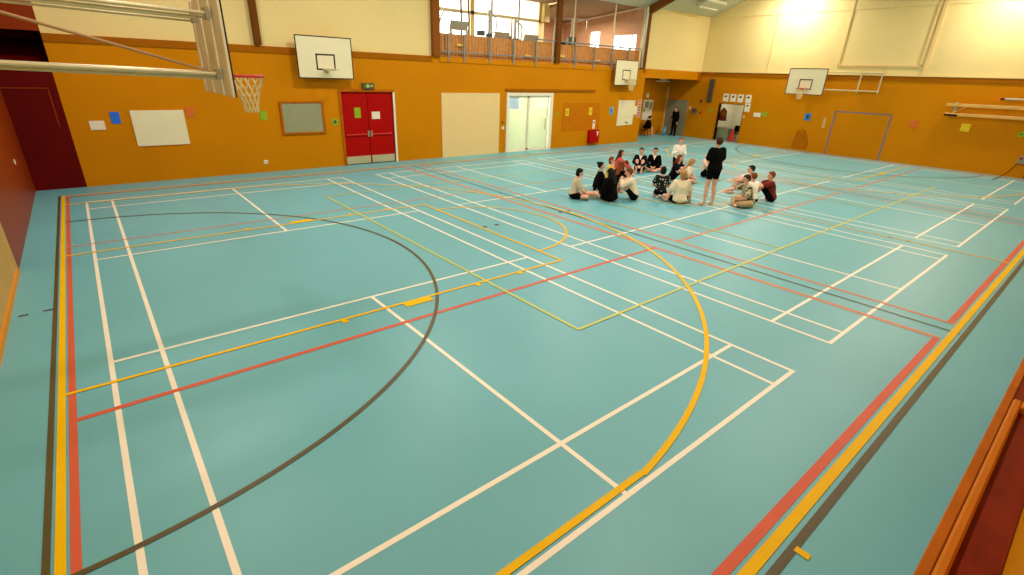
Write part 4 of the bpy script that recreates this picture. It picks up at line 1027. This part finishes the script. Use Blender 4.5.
student('student with long auburn hair and dark maroon top seen from behind', (12.26, 7.75), 40, 'knees', lean=0.25, arms='knee', top=M_ckb, sleeve='short', hair='long', hmat=M_hair_r, size=1.02, bmat=M_cmar)
student('student in cream sweater and black shorts reaching over bent knees', (11.70, 6.66), 172, 'knees', lean=0.35, arms='knee', top=M_ccream, sleeve='long', hair='short', hmat=M_hair_r, size=1.05, baggy=1.5)
student('student in black jumper with white collar and raised knees', (15.62, 9.45), 255, 'knees', lean=0.1, top=M_cnavy, sleeve='long', hair='pony', hmat=M_hair_b, collar=True, bottom='skirt')
student('student in black jumper with white collar sitting cross-legged', (16.2, 9.25), 250, 'cross', lean=0.16, top=M_ckb, sleeve='long', hair='pony', hmat=M_hair_k, collar=True, bottom='skirt')
student('student in black polka dot top with long dark hair, back to the photographer', (12.5, 6.36), 80, 'kneel', lean=0.1, top=M_dots, sleeve='short', hair='bob', hmat=M_hair_k, size=0.94)
student('student in white hoodie kneeling upright at the far side of the circle', (17.24, 8.95), 262, 'tall_kneel', lean=0.06, arms='front', top=M_cwhite, sleeve='long', bottom='shorts', hair='short', hmat=M_hair_r, size=1.0, baggy=1.2, hood=True)
student('student in dark top with long red-brown hair hunched over the knees', (15.30, 7.85), 318, 'knees', lean=0.3, arms='hug', top=M_cnavy, sleeve='short', hair='long', hmat=M_hair_r, size=1.04)
student('student in pale top and black shorts with long brown hair over the shoulders', (15.28, 7.36), 335, 'cross', lean=0.25, top=M_ccream, sleeve='short', hair='vlong', hmat=M_hair_l, size=0.95, nod=.4)
student('student in cream top with bare arms resting on the floor, back to the photographer', (12.45, 5.70), 92, 'cross', lean=0.02, arms='beside', top=M_ccream, sleeve='short', hair='bob', hmat=M_hair_l, size=1.06, baggy=1.9)
make_person('barefoot standing person in black shirt and shorts inside the circle', (12.90, 5.10), 110, 'stand', lean=0.03, arms='front', top=M_ckb, sleeve='short', bottom='shorts', hair='short', hmat=M_hair_b, size=1.07, baggy=2.0)
student('student in pale pink top and black shorts partly behind the standing person', (16.90, 7.54), 285, 'knees', lean=0.08, arms='knee', top=M_cpink, sleeve='short', hair='bun', hmat=M_hair_k, size=1.06)
student('student in white shirt with short black hair reaching arms over raised knees', (15.40, 5.22), 170, 'knees', lean=0.1, arms='reach', top=M_cwhite, sleeve='short', hair='short', hmat=M_hair_k, size=1.02, bottom='long_shorts', bmat=M_ckb)
student('student in plaid shirt and khaki trousers sitting cross-legged, one arm out', (13.77, 4.42), 178, 'cross', lean=0.3, arms={-1: 'lap', 1: 'reach'}, top=M_plaid, sleeve='short', bottom='trousers', bmat=M_ckhaki, hair='short', hmat=M_hair_b, size=1.05, baggy=1.8)
student('student in white shirt with short light brown hair behind the plaid shirt', (14.36, 4.60), 120, 'cross', lean=0.2, top=M_cwhite, sleeve='short', hair='short', hmat=M_hair_r, size=0.98, baggy=1.4)
student('student in maroon shirt with short auburn hair at the open end of the circle', (15.05, 4.40), 165, 'knees', lean=0.2, arms='reach', top=M_cmar, sleeve='short', bottom='long_shorts', hair='short', hmat=M_hair_r, size=1.0, baggy=1.6)
make_person('person in black clothes leaning forward on a stool in the recess', (26.17, 17.10), 0, 'bench', lean=0.45, arms='lap', top=M_ckb, sleeve='long', bottom='long_shorts', hair='pony', hmat=M_hair_k, size=0.95, baggy=1.8)
stool = thing('stool', 'small dark stool under the seated person in the recess', 'stool', (26.17, 17.1, 0))
put('seat', MB().bbox((25.99, 16.92, 0.3), (26.35, 17.28, 0.35)), M_woodd, stool)
for a in (-.14, .14):
    for b_ in (-.14, .14): put('leg', MB().cyl((26.17+a, 17.1+b_, 0), (26.17+a*.85, 17.1+b_*.85, 0.3), .018), M_woodd, stool)
make_person('person in black clothes standing in front of the grey double door', (27.95, 16.3), 215, 'stand', lean=0.04, arms={-1: 'down', 1: 'front'}, top=M_ckb, sleeve='long', bottom='trousers', hair='short', hmat=M_hair_b, size=0.99, baggy=1.5, socks=M_ckb)

# ------------------------------------------------------------------ world, camera, view
w = bpy.data.worlds.new('sky'); scene.world = w; w.use_nodes = True
bg = w.node_tree.nodes['Background']; bg.inputs['Color'].default_value = (1.0, 0.97, 0.88, 1); bg.inputs['Strength'].default_value = 6.0

yaw, pitch, roll, fpx = 0.7026, 0.4056, 0.0371, 494.418
f = Vector((math.sin(yaw)*math.cos(pitch), math.cos(yaw)*math.cos(pitch), -math.sin(pitch)))
rt = Vector((math.cos(yaw), -math.sin(yaw), 0)); up = rt.cross(f)
c, s_ = math.cos(roll), math.sin(roll)
R_, U_ = c*rt+s_*up, -s_*rt+c*up
cam = bpy.data.cameras.new('camera'); co = bpy.data.objects.new('camera', cam); COL.objects.link(co)
cam.sensor_fit = 'HORIZONTAL'; cam.sensor_width = 36; cam.lens = fpx/1024*36; cam.clip_start = 0.02; cam.clip_end = 200
m = Matrix(((R_.x, U_.x, -f.x, 0.3521), (R_.y, U_.y, -f.y, -1.6538), (R_.z, U_.z, -f.z, 3.0682), (0, 0, 0, 1)))
co.matrix_world = m
scene.camera = co
scene.view_settings.view_transform = 'Standard'; scene.view_settings.look = 'None'
scene.view_settings.exposure = 0.0; scene.view_settings.gamma = 1.0; scene.view_settings.use_curve_mapping = False
scene.cycles.max_bounces = 8; scene.cycles.diffuse_bounces = 5; scene.cycles.use_denoising = True
scene.cycles.sample_clamp_indirect = 8
